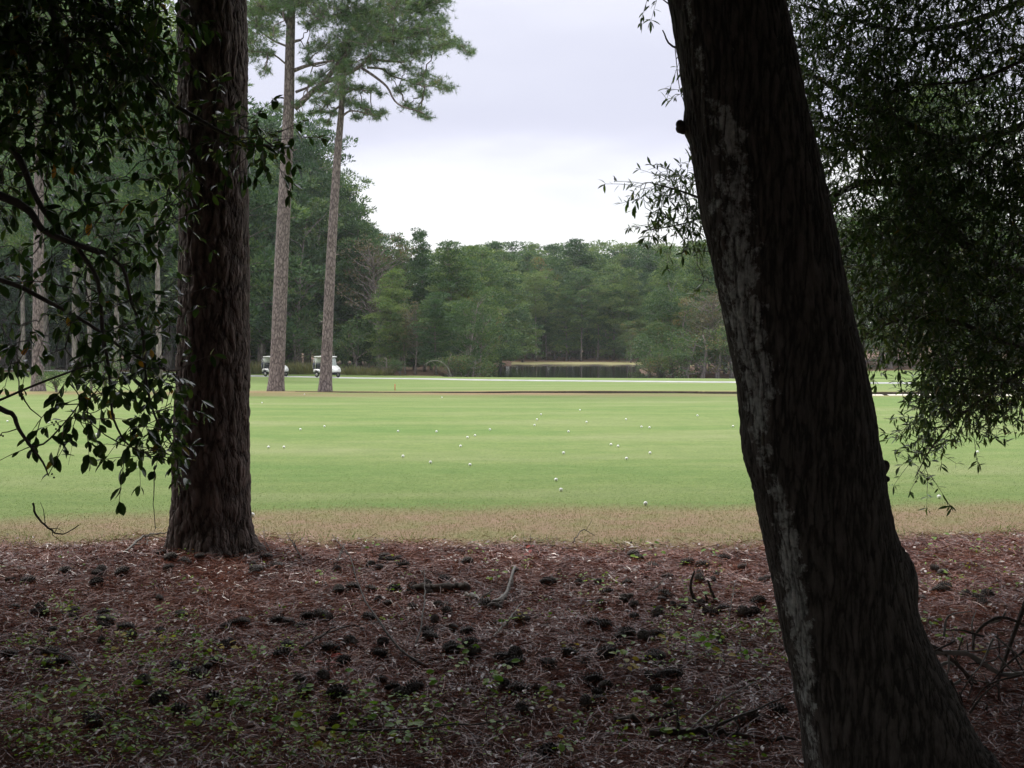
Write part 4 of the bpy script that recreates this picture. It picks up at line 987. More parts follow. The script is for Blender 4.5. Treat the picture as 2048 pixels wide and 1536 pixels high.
def knob(u, v, r0, dx):
    g = Geo(); p = PX(u, v, d1)
    g.tube(np.array([p - [dx, 0, 0], p - [dx * 0.45, 0, -0.004], p, p + [dx * 0.3, -0.005, -0.008]]) - off, [r0 * 1.5, r0 * 0.85, r0 * 1.05, r0 * 0.5], 9)
    g.ball(p - off + [dx * 0.12, 0, 0.012], (r0 * 0.7, r0 * 0.8, r0 * 0.75), 8, 6); obj('knot', g.mesh('knot', M_log, True), e)
knob(1364, 256, 0.022, -0.055); knob(1766, 938, 0.026, 0.05)
g = Geo(); p = PX(1770, 958, d1); g.ball(p - off, (0.018, 0.02, 0.012), 8, 6); obj('knot', g.mesh('knot', M_log, True), e)
shade_crown(e, off, np.array([1.2, 2.0, 0]), 6.0, 420, M_oakleaf, 4.0, 8.0, 14, ymax=6.4)  # unseen crown spread low and thick to darken the ground beneath

# ------------------------------------------------------------------ leafy trees close by: limbs, twigs and leaves
def leaf_base(kind):
    """a single folded leaf, length 1 along +Y"""
    if kind == 'oval': st = [(0, 0.0), (0.10, 0.05), (0.3, 0.19), (0.58, 0.235), (0.82, 0.16), (1.0, 0.0)]
    else: st = [(0, 0.0), (0.12, 0.05), (0.4, 0.115), (0.7, 0.10), (1.0, 0.0)]
    V_ = []; n = len(st)
    for y, w in st:
        sag = -0.16 * y * y
        V_ += [[-w, y, sag + 0.30 * w], [0, y, sag], [w, y, sag + 0.30 * w]]
    Fq = [[3 * q + a, 3 * q + a + 1, 3 * q + a + 4, 3 * q + a + 3] for q in range(n - 1) for a in (0, 1)]
    return np.array(V_), np.array(Fq)
def orient(D, Up):
    """matrices with Y along D and Z near Up"""
    Y = unit(D); X = unit(np.cross(Y, Up)); Z = np.cross(X, Y)
    return np.stack([X, Y, Z], -1)
def leafy(e, off, limbs, seeds, g_, kind, leafL, mat, twigmat, per_twig=(5, 9), n_parts=300, droop=0.5, twigL=0.22, max_link=1.2, leafstep=None, d_ref=4.5, dirbias=(0, 0, 0), hang=0.3):
    for Pl, r0, r1 in limbs:
        lg = Geo(); lg.tube(Pl - off, np.linspace(r0, r1, len(Pl)), 7); obj('branch', lg.mesh('branch', twigmat, True), e)
    nodes = np.concatenate([l[0] for l in limbs])
    d2 = np.array([np.min(np.linalg.norm(nodes - s, axis=1)) for s in seeds]); seeds = seeds[np.argsort(d2)]
    tw = Geo(); LC = []; LD = []; LU = []
    for s in seeds:
        dd = np.linalg.norm(nodes - s, axis=1); j_ = np.argmin(dd); L_ = dd[j_]
        if L_ > max_link: continue
        n = max(3, int(L_ / 0.07) + 2); n = min(n, 9)
        br = wiggle(nodes[j_], s, n, 0.09, 0.03, g_)
        dirv = unit(s - nodes[j_] + 1e-4)
        d_ = unit(dirv * 0.8 + np.array(dirbias) + np.array([0, 0, -hang]) + 0.7 * rand_dirs(1, g_)[0])
        tl = twigL * g_.uniform(0.6, 1.3)
        t_ = s + d_ * np.linspace(0, tl, 5)[:, None] + np.array([0, 0, -0.12 * tl]) * np.linspace(0, 1, 5)[:, None] ** 2
        path = np.vstack([br, t_[1:]])
        tw.tube(path - off, np.linspace(min(0.008, 0.0022 + 0.006 * L_), 0.0011, len(path)), 3, cap=False)
        nodes = np.vstack([nodes, br[1:], t_[2:3]])
        nl = g_.integers(*per_twig)
        q = g_.uniform(0.0, 1.0, nl); q[:3] = [1.0, 0.97, 0.94][:min(3, nl)]
        base = s + (t_[-1] - s) * q[:, None]
        sd = rand_dirs(nl, g_)
        D = unit(d_ * 0.55 + sd * 0.75 + np.array([0, 0, -droop]))
        U = unit(np.array([0, 0, 1.0]) + 0.55 * rand_dirs(nl, g_) - 0.25 * np.array([0, 1, 0]))
        LC.append(base); LD.append(D); LU.append(U)
    tag(obj('twigs', tw.mesh('twigs', twigmat), e), kind='stuff')
    LC = np.concatenate(LC); LD = np.concatenate(LD); LU = np.concatenate(LU); n = len(LC)
    M = orient(LD, LU); s_ = leafL * g_.uniform(0.6, 1.15, n); wv = g_.uniform(0.8, 1.2, n)
    Vb, Fb = leaf_base(kind)
    rnd = np.clip(g_.random(n), 0, 1)
    # single leaves: those that stand clear at the lower fringe and nearest
    uu = LC[:, 0] / LC[:, 1] * F + 1024; vv = 680 - (LC[:, 2] - CAM_H) / LC[:, 1] * F
    vis = (uu > 0) & (uu < 2048) & (vv > 0) & (vv < 1536)
    score = s_ / LC[:, 1] + np.where(vis, 1.0, 0) + 0.02 * np.clip((vv - 700) / 300, 0, 1)
    order = np.argsort(-score); parts = order[:n_parts]; rest = order[n_parts:]
    lm = [make_mesh('leaf', Vb, Fb, mat, {'rnd': np.full(len(Vb), r)}, True) for r in (0.1, 0.3, 0.5, 0.7, 0.9, 0.99)]
    for q in parts:
        o = bpy.data.objects.new('leaf', lm[5 if rnd[q] > 0.975 else int(rnd[q] * 5)])
        m3 = M[q] * (np.array([wv[q], 1, 1]) * s_[q])
        mt = Matrix([[*m3[0], LC[q][0] - off[0]], [*m3[1], LC[q][1] - off[1]], [*m3[2], LC[q][2] - off[2]], [0, 0, 0, 1]])
        o.matrix_local = mt; COL.objects.link(o); o.parent = e
    Mr = M[rest] * (s_[rest][:, None, None] * np.stack([wv[rest], np.ones(len(rest)), np.ones(len(rest))], 1)[:, None, :])
    VV = np.einsum('nij,kj->nki', Mr, Vb) + (LC[rest] - off)[:, None]
    FF = (Fb[None] + (np.arange(len(rest)) * len(Vb))[:, None, None]).reshape(-1, 4)
    me = make_mesh('leaves', VV.reshape(-1, 3), FF, mat, {'rnd': np.repeat(rnd[rest], len(Vb))}, True)
    tag(obj('leaves', me, e), kind='stuff')
    return n
def seeds_in(boxes, dlo, dhi, g_):
    S = []
    for (u0, u1, v0, v1, n) in boxes:
        for _ in range(n):
            d = g_.uniform(dlo, dhi); S.append(PX(g_.uniform(u0, u1), g_.uniform(v0, v1), d))
    return np.array(S)
def limb_uv(pts, n=20): return catmull([PX(u, v, d) for u, v, d in pts], n)

# glossy evergreen at the near side; its trunk stands just outside the view
g_ = np.random.default_rng(21)
tx = -3.05; ty = 4.6; tz = GZ(tx, ty)
e = empty('evergreen_tree', (tx, ty, tz)); tag(e, 'glossy-leaved evergreen whose boughs hang in front of the scaly pine', 'tree'); off = np.array([tx, ty, tz])
tg = Geo(); TP = catmull([(tx, ty, tz - 0.1), (tx - 0.02, ty, 1.2), (tx + 0.05, ty + 0.1, 2.6), (tx + 0.1, ty, 4.2), (tx + 0.2, ty, 6.5)], 30); tg.tube(TP - off, np.linspace(0.10, 0.03, 30), 10); obj('trunk', tg.mesh('trunk', M_twig, True), e)
L_ = [
    (limb_uv([(-420, -100, 4.6), (-200, -120, 4.4), (40, -60, 4.3), (125, 78, 4.2), (137, 135, 4.2), (150, 220, 4.2)]), 0.018, 0.006),
    (limb_uv([(125, 78, 4.2), (190, 82, 4.2), (235, 108, 4.1), (300, 160, 4.1), (340, 195, 4.1)], 14), 0.009, 0.004),
    (limb_uv([(-350, -250, 4.7), (0, -200, 4.5), (185, -10, 4.4), (245, 85, 4.4), (300, 150, 4.4), (345, 205, 4.4), (400, 240, 4.4), (450, 268, 4.4), (505, 290, 4.4), (548, 300, 4.4)], 30), 0.020, 0.003),
    (limb_uv([(-420, 150, 4.6), (-150, 200, 4.3), (0, 275, 4.1), (42, 325, 4.1), (68, 388, 4.1), (105, 445, 4.1), (145, 482, 4.1), (215, 505, 4.1)], 24), 0.020, 0.005),
    (limb_uv([(-420, 300, 4.6), (-150, 350, 4.2), (0, 392, 4.0), (58, 422, 4.0), (88, 462, 4.0), (160, 492, 4.0), (240, 528, 4.1), (262, 600, 4.1)], 24), 0.022, 0.005),
    (limb_uv([(150, 488, 4.05), (195, 560, 4.1), (205, 660, 4.1), (218, 740, 4.1), (222, 800, 4.1), (228, 840, 4.1), (252, 885, 4.1), (285, 905, 4.1)], 22), 0.009, 0.0025),
    (limb_uv([(262, 600, 4.1), (285, 660, 4.15), (290, 740, 4.15), (300, 800, 4.15), (318, 850, 4.15), (345, 890, 4.15)], 18), 0.008, 0.003),
    (limb_uv([(-420, 620, 4.7), (-200, 700, 4.3), (-10, 812, 4.0), (25, 828, 4.0), (37, 857, 4.0), (62, 893, 4.0), (86, 925, 4.0), (97, 952, 4.0)], 22), 0.014, 0.0022),
    (limb_uv([(62, 893, 4.0), (90, 886, 4.0), (125, 850, 4.0), (150, 820, 4.0), (165, 795, 4.0)], 10), 0.004, 0.002),
    (limb_uv([(-420, 480, 4.7), (-200, 520, 4.4), (0, 560, 4.2), (90, 600, 4.2), (180, 650, 4.2), (250, 700, 4.2), (330, 740, 4.2)], 22), 0.014, 0.004),
    (limb_uv([(0, 800, 4.1), (70, 770, 4.1), (150, 740, 4.1), (210, 720, 4.15)], 12), 0.005, 0.003),
    (limb_uv([(-420, -400, 4.7), (-100, -200, 4.9), (60, -100, 4.9), (250, -60, 4.9), (330, 20, 4.9)], 20), 0.02, 0.006),
]
S = seeds_in([(-120, 220, -80, 100, 230), (100, 330, -60, 130, 170), (-100, 140, 100, 330, 150), (140, 350, 110, 300, 90), (350, 440, 170, 300, 5), (430, 520, 235, 300, 16), (490, 548, 265, 305, 14),
              (-60, 200, 330, 560, 42), (180, 350, 330, 520, 14), (180, 340, 440, 620, 24), (0, 200, 560, 720, 26), (190, 345, 590, 740, 34), (150, 370, 730, 800, 34), (285, 365, 790, 890, 20), (240, 340, 850, 915, 9),
              (80, 210, 780, 840, 8), (100, 170, 800, 850, 4), (10, 60, 660, 740, 5), (350, 420, 300, 340, 6), (300, 370, 330, 470, 10)], 3.9, 4.7, g_)
S = np.vstack([S, seeds_in([(-420, -100, -200, 500, 170), (-420, -60, 450, 760, 45)], 3.9, 4.8, np.random.default_rng(5))])
tipS = [PX(97, 950, 4.0), PX(165, 797, 4.0), PX(152, 820, 4.0), PX(45, 900, 4.0), PX(5, 865, 4.0), PX(305, 905, 4.1), PX(285, 905, 4.1), PX(262, 890, 4.1), PX(320, 900, 4.15), PX(195, 838, 4.0), PX(548, 300, 4.4)]
S = np.vstack([S, tipS])
n = leafy(e, off, L_, S, g_, 'oval', 0.056, M_glossleaf, M_twig, per_twig=(5, 10), twigL=0.17, droop=0.45)
print('evergreen leaves', n)
# a few berries on the lower twigs
bg2 = Geo()
for (u, v) in [(104, 845), (108, 850), (112, 843), (100, 840), (116, 848), (104, 948), (108, 955), (2, 870), (6, 872), (97, 838), (120, 852), (112, 858)]:
    bg2.ball(PX(u, v, 4.0) - off, 0.0042, 6, 4)
obj('berries', bg2.mesh('berries', M_berry, True), e)
# fine pine needles caught and dangling from the twigs, and a dead twig
def stick(name, label, pts, r0, r1, mat, side=0, seed=0, cat='twig', group=None, sl=0.3, k=6, n=16):
    """pts are world points; small side shoots come with it"""
    g_ = np.random.default_rng(seed); P = catmull(pts, n)
    P[1:-1] += g_.normal(size=(n - 2, 3)) * r0 * 0.35
    ge = Geo(); rr = np.linspace(r0, r1, n) * (1 + 0.12 * g_.normal(size=n)); ge.tube(P - P[0], rr, k)
    for q in range(side):
        i_ = g_.integers(3, n - 2); a = P[i_] - P[0]; dv = unit(unit(P[i_ + 1] - P[i_]) * 0.7 + rand_dirs(1, g_)[0] * 0.8 + [0, 0, 0.35]) * sl * g_.uniform(0.4, 1.1)
        ge.tube(wiggle(a, a + dv, 4, 0.1, 0, g_), np.linspace(rr[i_] * 0.6, rr[i_] * 0.2, 4), 4)
    return tag(obj(name, ge.mesh(name, mat, True), None, P[0]), label, cat, group)
stick('dead_twig', 'bare curved twig hanging in front of the tan strip', [PX(66, 1006, 4.0), PX(72, 1030, 4.0), PX(90, 1050, 4.0), PX(112, 1066, 4.0), PX(132, 1066, 4.0), PX(158, 1050, 4.0)], 0.0045, 0.0018, M_twig, 4, 1, sl=0.10)
stick('hanging_twig', 'thin twig dangling straight down beside the scaly trunk', [PX(309, 940, 4.1), PX(308, 985, 4.1), PX(307, 1010, 4.1), PX(311, 1058, 4.1)], 0.002, 0.0012, M_twig, 0, 2)
stick('hanging_twig', 'long hair-thin strand hanging over the lawn near the berries', [PX(146, 850, 4.0), PX(144, 890, 4.0), PX(137, 930, 4.0)], 0.0009, 0.0006, M_twig, 0, 3)

# willow oak at the other side; trunk outside the view
g_ = np.random.default_rng(31)
tx, ty = 5.3, 7.6; tz = GZ(tx, ty)
e = empty('oak_tree', (tx, ty, tz)); tag(e, 'dark narrow-leaved oak filling the corner behind the leaning trunk', 'tree'); off = np.array([tx, ty, tz])
tg = Geo(); tg.tube(catmull([(tx, ty, tz - 0.1), (tx - 0.05, ty, 1.5), (tx - 0.1, ty, 3.0), (tx, ty, 5.5), (tx + 0.2, ty, 9)], 30) - off, np.linspace(0.24, 0.08, 30), 14); obj('trunk', tg.mesh('trunk', M_log, True), e)
OL = [
    (limb_uv([(2500, 400, 7.6), (2250, 520, 7.2), (2048, 545, 7.0), (1960, 515, 6.9), (1900, 450, 6.9), (1850, 400, 6.9), (1800, 370, 6.9), (1725, 366, 6.8), (1690, 380, 6.8), (1640, 400, 6.8), (1540, 420, 6.8), (1440, 410, 6.8), (1370, 385, 6.8), (1300, 365, 6.8)], 60), 0.045, 0.004),
    (limb_uv([(1440, 410, 6.8), (1390, 440, 6.8), (1330, 455, 6.8), (1285, 462, 6.8)], 12), 0.006, 0.003),
    (limb_uv([(2450, 500, 7.6), (2250, 620, 7.2), (2048, 490, 6.9), (1990, 510, 6.8), (1940, 480, 6.8)], 30), 0.03, 0.006),
    (limb_uv([(2500, 100, 7.8), (2200, 150, 7.3), (2048, 250, 7.1), (1900, 280, 7.0), (1800, 240, 7.0), (1700, 200, 7.0), (1620, 150, 7.0), (1450, 110, 7.0), (1350, 95, 7.0), (1325, 60, 7.0)], 40), 0.034, 0.004),
    (limb_uv([(2450, -200, 8.0), (2150, -50, 7.5), (1950, 40, 7.2), (1800, 60, 7.1), (1680, 30, 7.0), (1600, 10, 7.0)], 30), 0.03, 0.006),
    (limb_uv([(1760, 366, 6.85), (1740, 330, 6.8), (1722, 310, 6.8), (1700, 290, 6.8)], 10), 0.012, 0.005),
    (limb_uv([(1900, 450, 6.9), (1860, 480, 6.8), (1820, 540, 6.7), (1780, 590, 6.7), (1740, 620, 6.7)], 16), 0.015, 0.004),
    (limb_uv([(2500, 620, 7.6), (2250, 700, 7.0), (2100, 700, 6.7), (2000, 680, 6.6), (1900, 640, 6.6), (1800, 640, 6.6), (1730, 670, 6.6)], 30), 0.03, 0.004),
    (limb_uv([(2100, 700, 6.7), (2020, 760, 6.5), (1960, 800, 6.5), (1900, 850, 6.5), (1860, 900, 6.5), (1830, 955, 6.5)], 20), 0.015, 0.0025),
    (limb_uv([(1450, 110, 7.0), (1400, 60, 7.0), (1340, 10, 7.0), (1300, -20, 7.0)], 10), 0.008, 0.003),
    (limb_uv([(1370, 385, 6.8), (1375, 430, 6.8), (1385, 480, 6.8), (1388, 505, 6.8)], 8), 0.004, 0.002),
    (limb_uv([(2500, -50, 6.6), (2200, 50, 6.2), (2048, 120, 6.0), (1950, 160, 6.0), (1850, 170, 6.0)], 20), 0.018, 0.004),
    (limb_uv([(1350, 95, 7.0), (1358, 170, 7.0), (1368, 205, 7.0)], 8), 0.003, 0.002),
]
S = seeds_in([(1570, 1800, -40, 300, 760), (1750, 2090, -40, 330, 1000), (1620, 1850, 250, 470, 270), (1800, 2090, 300, 560, 760), (1670, 1900, 430, 690, 500), (1850, 2090, 540, 780, 620),
              (1960, 2090, 740, 815, 65), (1840, 1970, 740, 830, 90), (1815, 1900, 820, 905, 44), (1830, 1860, 900, 955, 7), (1890, 1960, 790, 860, 22), (1990, 2035, 800, 850, 3),
              (1720, 1830, 600, 715, 40)], 6.1, 7.6, g_)
SL = seeds_in([(1360, 1410, 350, 440, 26), (1300, 1370, 350, 405, 20), (1270, 1320, 365, 400, 10), (1330, 1410, 425, 470, 18), (1280, 1340, 435, 468, 12), (1345, 1380, 80, 125, 3), (1295, 1345, -20, 5, 3), (1355, 1385, 165, 205, 3), (1380, 1400, 470, 505, 4), (1400, 1440, 400, 600, 6)], 6.7, 6.95, g_)
S = np.vstack([S, SL])
n = leafy(e, off, OL, S, g_, 'narrow', 0.064, M_oakleaf, M_twig, per_twig=(9, 15), twigL=0.19, droop=0.0, hang=0.05, max_link=1.6)
print('oak leaves', n)

shade_crown(e, off, np.array([5.0, 5.8, 0]), 5.0, 260, M_oakleaf, 5.0, 9.0, 24, ymax=8.0)  # crown added out of view to cut sky light over the straw
# surrounding trees of this wood, beside and behind the viewer, whose crowns close over the straw
for k_, (x, y, H, kd, w) in enumerate([(-6.5, 2.5, 13, 'broad', 1.15), (-5.5, -4, 14, 'broad', 1.2), (6.8, 2.0, 14, 'broad', 1.15), (5.0, -5, 14, 'broad', 1.2), (0.5, -5.5, 15, 'broad', 1.25), (-9.5, 6.0, 15, 'broad', 1.1),
                                       (9.5, 7.0, 15, 'broad', 1.1), (-2.5, -1.8, 17, 'broad', 1.0), (3.2, -1.6, 16, 'broad', 1.0), (-12, -2, 16, 'edge', 1.5), (12, -1, 16, 'edge', 1.5), (0, -12, 15, 'edge', 1.8), (-8, -11, 15, 'edge', 1.8), (8, -11, 15, 'edge', 1.8), (-15, 4.5, 15, 'broad', 1.2), (15, 4.5, 15, 'broad', 1.2)]):
    plant(kd, x, y, H, 'shady woodland tree standing behind or beside the viewer', 'trees of the near wood', w)

for (x, y, H, w) in [(-2.5, -3.2, 5, 1.2), (2.5, -3.2, 5, 1.2), (-5.2, 2.2, 5.5, 0.8), (5.4, 2.4, 5.5, 0.8), (-7.5, 7.2, 5, 1.0), (-8, 3.5, 5.5, 1.1), (-6.5, 0, 5, 1.1), (-4.5, -4.5, 5, 1.2), (0, -6.5, 5.5, 1.3), (4.5, -5.0, 5, 1.2), (7, 0.5, 5, 1.1), (8.5, 4.2, 5.5, 1.1), (9.0, 8.0, 5, 1.0), (-11, 8, 6, 1.1), (12, 9, 6, 1.1)]:
    plant('bush', x, y, H, 'dense shrub of the near wood outside the view', 'shrubs of the near wood', w)

# ------------------------------------------------------------------ forest floor: needles, dead leaves, grass
g_ = np.random.default_rng(55)
def in_view_ground(n, y0, y1, g_, margin=0.6, power=1.0):
    y = y0 + (y1 - y0) * g_.random(n) ** power
    x = (g_.random(n) * 2 - 1) * (y * 0.5 + margin)
    return x, y
n = 160000
x, y = in_view_ground(n, 3.0, 9.0, g_, 1.2)
keep = y < straw_edge(x) + 0.12 * g_.normal(size=n); x, y = x[keep], y[keep]; n = len(x)
z = height(x, y) + 0.002 + 0.022 * g_.random(n) ** 1.5
a = g_.uniform(0, 6.28, n); D = np.stack([np.cos(a), np.sin(a), 0.16 * g_.normal(size=n) + 0.05], 1); Ln = g_.uniform(0.05, 0.14, n)
Sx = unit(np.cross(D, unit(np.array([0, 0, 1.0]) + 0.9 * g_.normal(size=(n, 3))))); wd = 0.0007 + 0.0007 * g_.random(n); wd = wd * np.interp(y, [3.3, 9], [0.85, 1.6])
C = np.stack([x, y, z], 1); mid = C + D * (Ln * 0.5)[:, None] + np.array([0, 0, 1]) * (0.006 * g_.random(n))[:, None] + Sx * (0.012 * g_.normal(size=n))[:, None]
tip = C + D * Ln[:, None]; tip[:, 2] = np.maximum(tip[:, 2], height(tip[:, 0], tip[:, 1]) + 0.001)
Vn = np.stack([C - Sx * wd[:, None], C + Sx * wd[:, None], mid + Sx * wd[:, None], mid - Sx * wd[:, None], tip], 1).reshape(-1, 3)
bi = np.arange(n) * 5
me = make_mesh('pine_straw', Vn, [np.stack([bi, bi + 1, bi + 2, bi + 3], 1), np.stack([bi + 3, bi + 2, bi + 4], 1)], M_straw, {'rnd': np.repeat(np.clip(g_.beta(1.3, 1.5, n) * 0.75 + 0.22 * lump(x * 3.3, y * 3.3) + 0.1, 0, 1), 5)})
tag(obj('pine_straw_litter', me), kind='stuff')
# dead leaves and bark flakes, the palest coloured to stand in for glints
n = 9500; x, y = in_view_ground(n, 3.3, 8.9, g_); keep = y < straw_edge(x) + 0.25 * g_.random(n); x, y = x[keep], y[keep]; n = len(x)
Vb, Fb = leaf_base('oval'); Mx = orient(np.stack([*(lambda a: (np.cos(a), np.sin(a)))(g_.uniform(0, 6.28, n)), 0.25 * g_.normal(size=n)], 1), unit(np.array([0, 0, 1.0]) + 0.45 * g_.normal(size=(n, 3))))
sz = g_.uniform(0.012, 0.042, n)
VV = np.einsum('nij,kj->nki', Mx * sz[:, None, None], Vb * [1.1, 1, 1.6]) + np.stack([x, y, height(x, y) + 0.014 + 0.012 * g_.random(n)], 1)[:, None]
me = make_mesh('dead_leaves', VV.reshape(-1, 3), (Fb[None] + (np.arange(n) * len(Vb))[:, None, None]).reshape(-1, 4), M_chip, {'rnd': np.repeat(g_.beta(1.2, 1.5, n), len(Vb))}, True)
tag(obj('dead_leaf_litter', me), kind='stuff')
# grass: dry fringe and near lawn
def blades(name, n, y0, y1, hgt, wdt, mat, cond, seed, beta=(2, 2)):
    g_ = np.random.default_rng(seed); x, y = in_view_ground(n, y0, y1, g_, 0.8); k_ = cond(x, y, g_); x, y = x[k_], y[k_]; n = len(x)
    D = np.array([0, 0, 1.0]) + 0.55 * g_.normal(size=(n, 3)) * [1, 1, 0.2]
    V_, F4, F3 = cards(np.stack([x, y, height(x, y) - 0.003], 1), D, hgt * g_.uniform(0.4, 1.2, n), wdt * np.interp(y, [8, 20], [1, 1.8]), g_, shape='tri')
    tag(obj(name, make_mesh(name, V_, F3, mat, {'rnd': np.repeat(g_.beta(*beta, n), 3)})), kind='stuff')
blades('dry_grass', 90000, 7.9, 11.0, 0.021, 0.0045, M_drygrass, lambda x, y, g: (y > straw_edge(x) + 0.10 * g.normal(size=len(x))) & (y < green_edge(x) + 0.25 * g.normal(size=len(x))), 61)
blades('edge_grass', 7000, 7.9, 9.3, 0.065, 0.005, M_lawngrass, lambda x, y, g: (np.abs(y - straw_edge(x) - 0.12) < 0.22) & (np.sin(x * 3.1) + np.sin(x * 7.7 + 1) > 0.1 + 0.5 * g.normal(size=len(x))), 62)
blades('lawn_grass', 110000, 9.6, 16.0, 0.012, 0.0055, M_lawngrass, lambda x, y, g: (y > green_edge(x) - 0.2 * np.abs(g.normal(size=len(x)))) & (g.random(len(x)) < np.clip((16 - y) / 5, 0, 1)), 63)

# ------------------------------------------------------------------ pine cones
def cone_mesh(seed):
    g_ = np.random.default_rng(seed); g = Geo(); Lc = 0.095; R_ = 0.026
    t = np.linspace(0, 1, 9); g.tube(np.stack([t * Lc, 0 * t, 0 * t], 1), R_ * 0.72 * np.sin(np.clip(t * 0.9 + 0.08, 0, 1) * math.pi) ** 0.6 + 0.002, 7, a=0.1)
    n = 70
    for k_ in range(n):
        s = (k_ + 0.5) / n; a = k_ * 2.39996; r = R_ * math.sin(math.pi * min(1, s * 0.9 + 0.07)) ** 0.55
        c = np.array([s * Lc, math.cos(a) * r * 0.7, math.sin(a) * r * 0.7]); o = np.array([0.35, math.cos(a), math.sin(a)]); o /= np.linalg.norm(o); sd = np.array([0, -math.sin(a), math.cos(a)])
        w = 0.0085 * (0.6 + 0.6 * math.sin(math.pi * s)); le = 0.014
        tipc = c + o * le; V_ = [c - sd * w * 0.5, c + sd * w * 0.5, tipc + sd * w * 0.6, tipc - sd * w * 0.6, tipc + np.array([0.005, 0, 0])]
        g.add(V_, [[0, 1, 2, 3]], [[3, 2, 4], [0, 3, 4], [1, 4, 2]], a=float(g_.uniform(0.2, 1.0)))
    return g.mesh('pine_cone', M_cone)
cones = [cone_mesh(1), cone_mesh(2), cone_mesh(3)]
cone_uv = [(10, 1160), (40, 1165), (205, 1148), (205, 1163), (90, 1210), (220, 1225), (160, 1222), (140, 1232), (40, 1215), (230, 1245), (95, 1262), (195, 1250), (270, 1258), (440, 1255), (480, 1245), (500, 1248), (330, 1262), (570, 1240), (655, 1232), (590, 1248),
           (205, 1280), (35, 1310), (465, 1290), (550, 1310), (80, 1335), (345, 1330), (420, 1322), (610, 1365), (645, 1362), (595, 1390), (655, 1390), (540, 1135), (565, 1133), (380, 1125), (520, 1142), (830, 1180), (865, 1184), (750, 1240), (785, 1208), (830, 1215),
           (980, 1248), (1003, 1218), (865, 1267), (922, 1298), (1028, 1303), (875, 1280), (888, 1303), (1048, 1325), (1095, 1335), (1110, 1330), (775, 1363), (800, 1375), (920, 1268), (915, 1260), (1195, 1250), (1200, 1245), (1310, 1275), (1290, 1282), (1320, 1320), (1205, 1362),
           (1185, 1385), (1200, 1378), (1062, 1380), (1015, 1382), (1040, 1430), (1110, 1500), (1255, 1110), (1315, 1133), (1245, 1168), (1190, 1165), (1150, 1163), (1115, 1162), (1080, 1165), (1025, 1145), (1340, 1195), (1210, 1205), (1310, 1360), (1270, 1268), (1390, 1130), (1415, 1128),
           (1400, 1145), (1425, 1157), (1525, 1160), (1545, 1157), (1300, 1270), (1530, 1200), (1320, 1380), (1330, 1318), (1500, 1430), (1540, 1420), (1315, 1360), (950, 1312), (790, 1400), (1060, 1240), (705, 1292), (740, 1310), (680, 1300), (960, 1205)]
ge = np.random.default_rng(8)
for _ in range(38):
    u0, v0 = ge.uniform(0, 2048), 1108 + 150 * ge.random() ** 1.3
    for _k in range(ge.integers(1, 5)): cone_uv.append((u0 + ge.normal() * 38, max(1104, v0 + ge.normal() * 10)))
for _ in range(38):
    cone_uv.append((ge.uniform(0, 1600), ge.uniform(1180, 1500)))
for u, v in cone_uv:
    p = G(u, v + 6)
    if p[1] > straw_edge(np.array([p[0]]))[0]: continue
    o = obj('pine_cone', cones[ge.integers(3)], None, p + np.array([0, 0, 0.020])); o.rotation_euler = (ge.uniform(0, 6.28), ge.uniform(-0.15, 0.15), ge.uniform(0, 6.28))
    s = ge.uniform(0.5, 1.1) ** 0.9; o.scale = (s, s * 1.1, s * 1.1)
    if u < 640 and v < 1200: zl = 'dark pine cone on the straw around the scaly pine foot'
    elif v < 1150: zl = 'small pine cone at the far rim of the straw, near the dry grass'
    elif u < 640: zl = 'dark pine cone among the low weeds nearer than the scaly pine'
    elif u > 1620: zl = 'pine cone on the shaded straw behind the leaning trunk'
    elif u > 1250: zl = 'dark pine cone between the clearing and the leaning trunk'
    elif v < 1290: zl = 'dark pine cone near the rotting log in the clearing'
    else: zl = 'big dark pine cone on the near straw in the middle'
    tag(o, zl, 'pine cone', 'cones: ' + zl)

# ------------------------------------------------------------------ logs, sticks and brush on the straw
def gp(u, v, h=0.0): p = G(u, v); return p + np.array([0, 0, h])
stick('fallen_log', 'short dark rotting log lying on the straw in the clearing', [gp(826, 1186, 0.03), gp(860, 1186, 0.035), gp(915, 1184, 0.035), gp(934, 1188, 0.03)], 0.028, 0.030, M_log, 0, 5, 'log', k=12)
stick('fallen_branch', 'knobbly dead branch with upright stubs beside the rotting log', [gp(930, 1198, 0.03), gp(955, 1205, 0.02), gp(985, 1212, 0.02), gp(1010, 1203, 0.04), gp(1030, 1165, 0.1)], 0.018, 0.008, M_greytwig, 4, 6, 'branch', sl=0.12)
stick('fallen_branch', 'crooked low branch curving off the knobbly one', [gp(975, 1222, 0.02), gp(1005, 1210, 0.03), gp(1022, 1190, 0.06), gp(1026, 1168, 0.09)], 0.012, 0.006, M_log, 2, 61, 'branch', sl=0.08)
e_ = empty('antler_stump', gp(1395, 1208)); tag(e_, 'dead root stump with two upturned curved prongs', 'stump'); off = np.array(e_.location)
for pts, r0 in [([gp(1372, 1205, 0.02), gp(1395, 1212, 0.02), gp(1440, 1208, 0.01)], 0.016), ([gp(1392, 1212, 0.02), gp(1382, 1212, 0.09), gp(1382, 1212, 0.15), gp(1389, 1212, 0.21)], 0.012), ([gp(1432, 1210, 0.02), gp(1424, 1210, 0.07), gp(1417, 1210, 0.13), gp(1415, 1210, 0.15)], 0.011), ([gp(1415, 1208, 0.02), gp(1410, 1208, 0.06)], 0.010)]:
    g = Geo(); Pq = catmull(pts, 10) - off; g.tube(Pq, np.linspace(r0, r0 * 0.45, 10), 7); obj('prong', g.mesh('prong', M_log, True), e_)
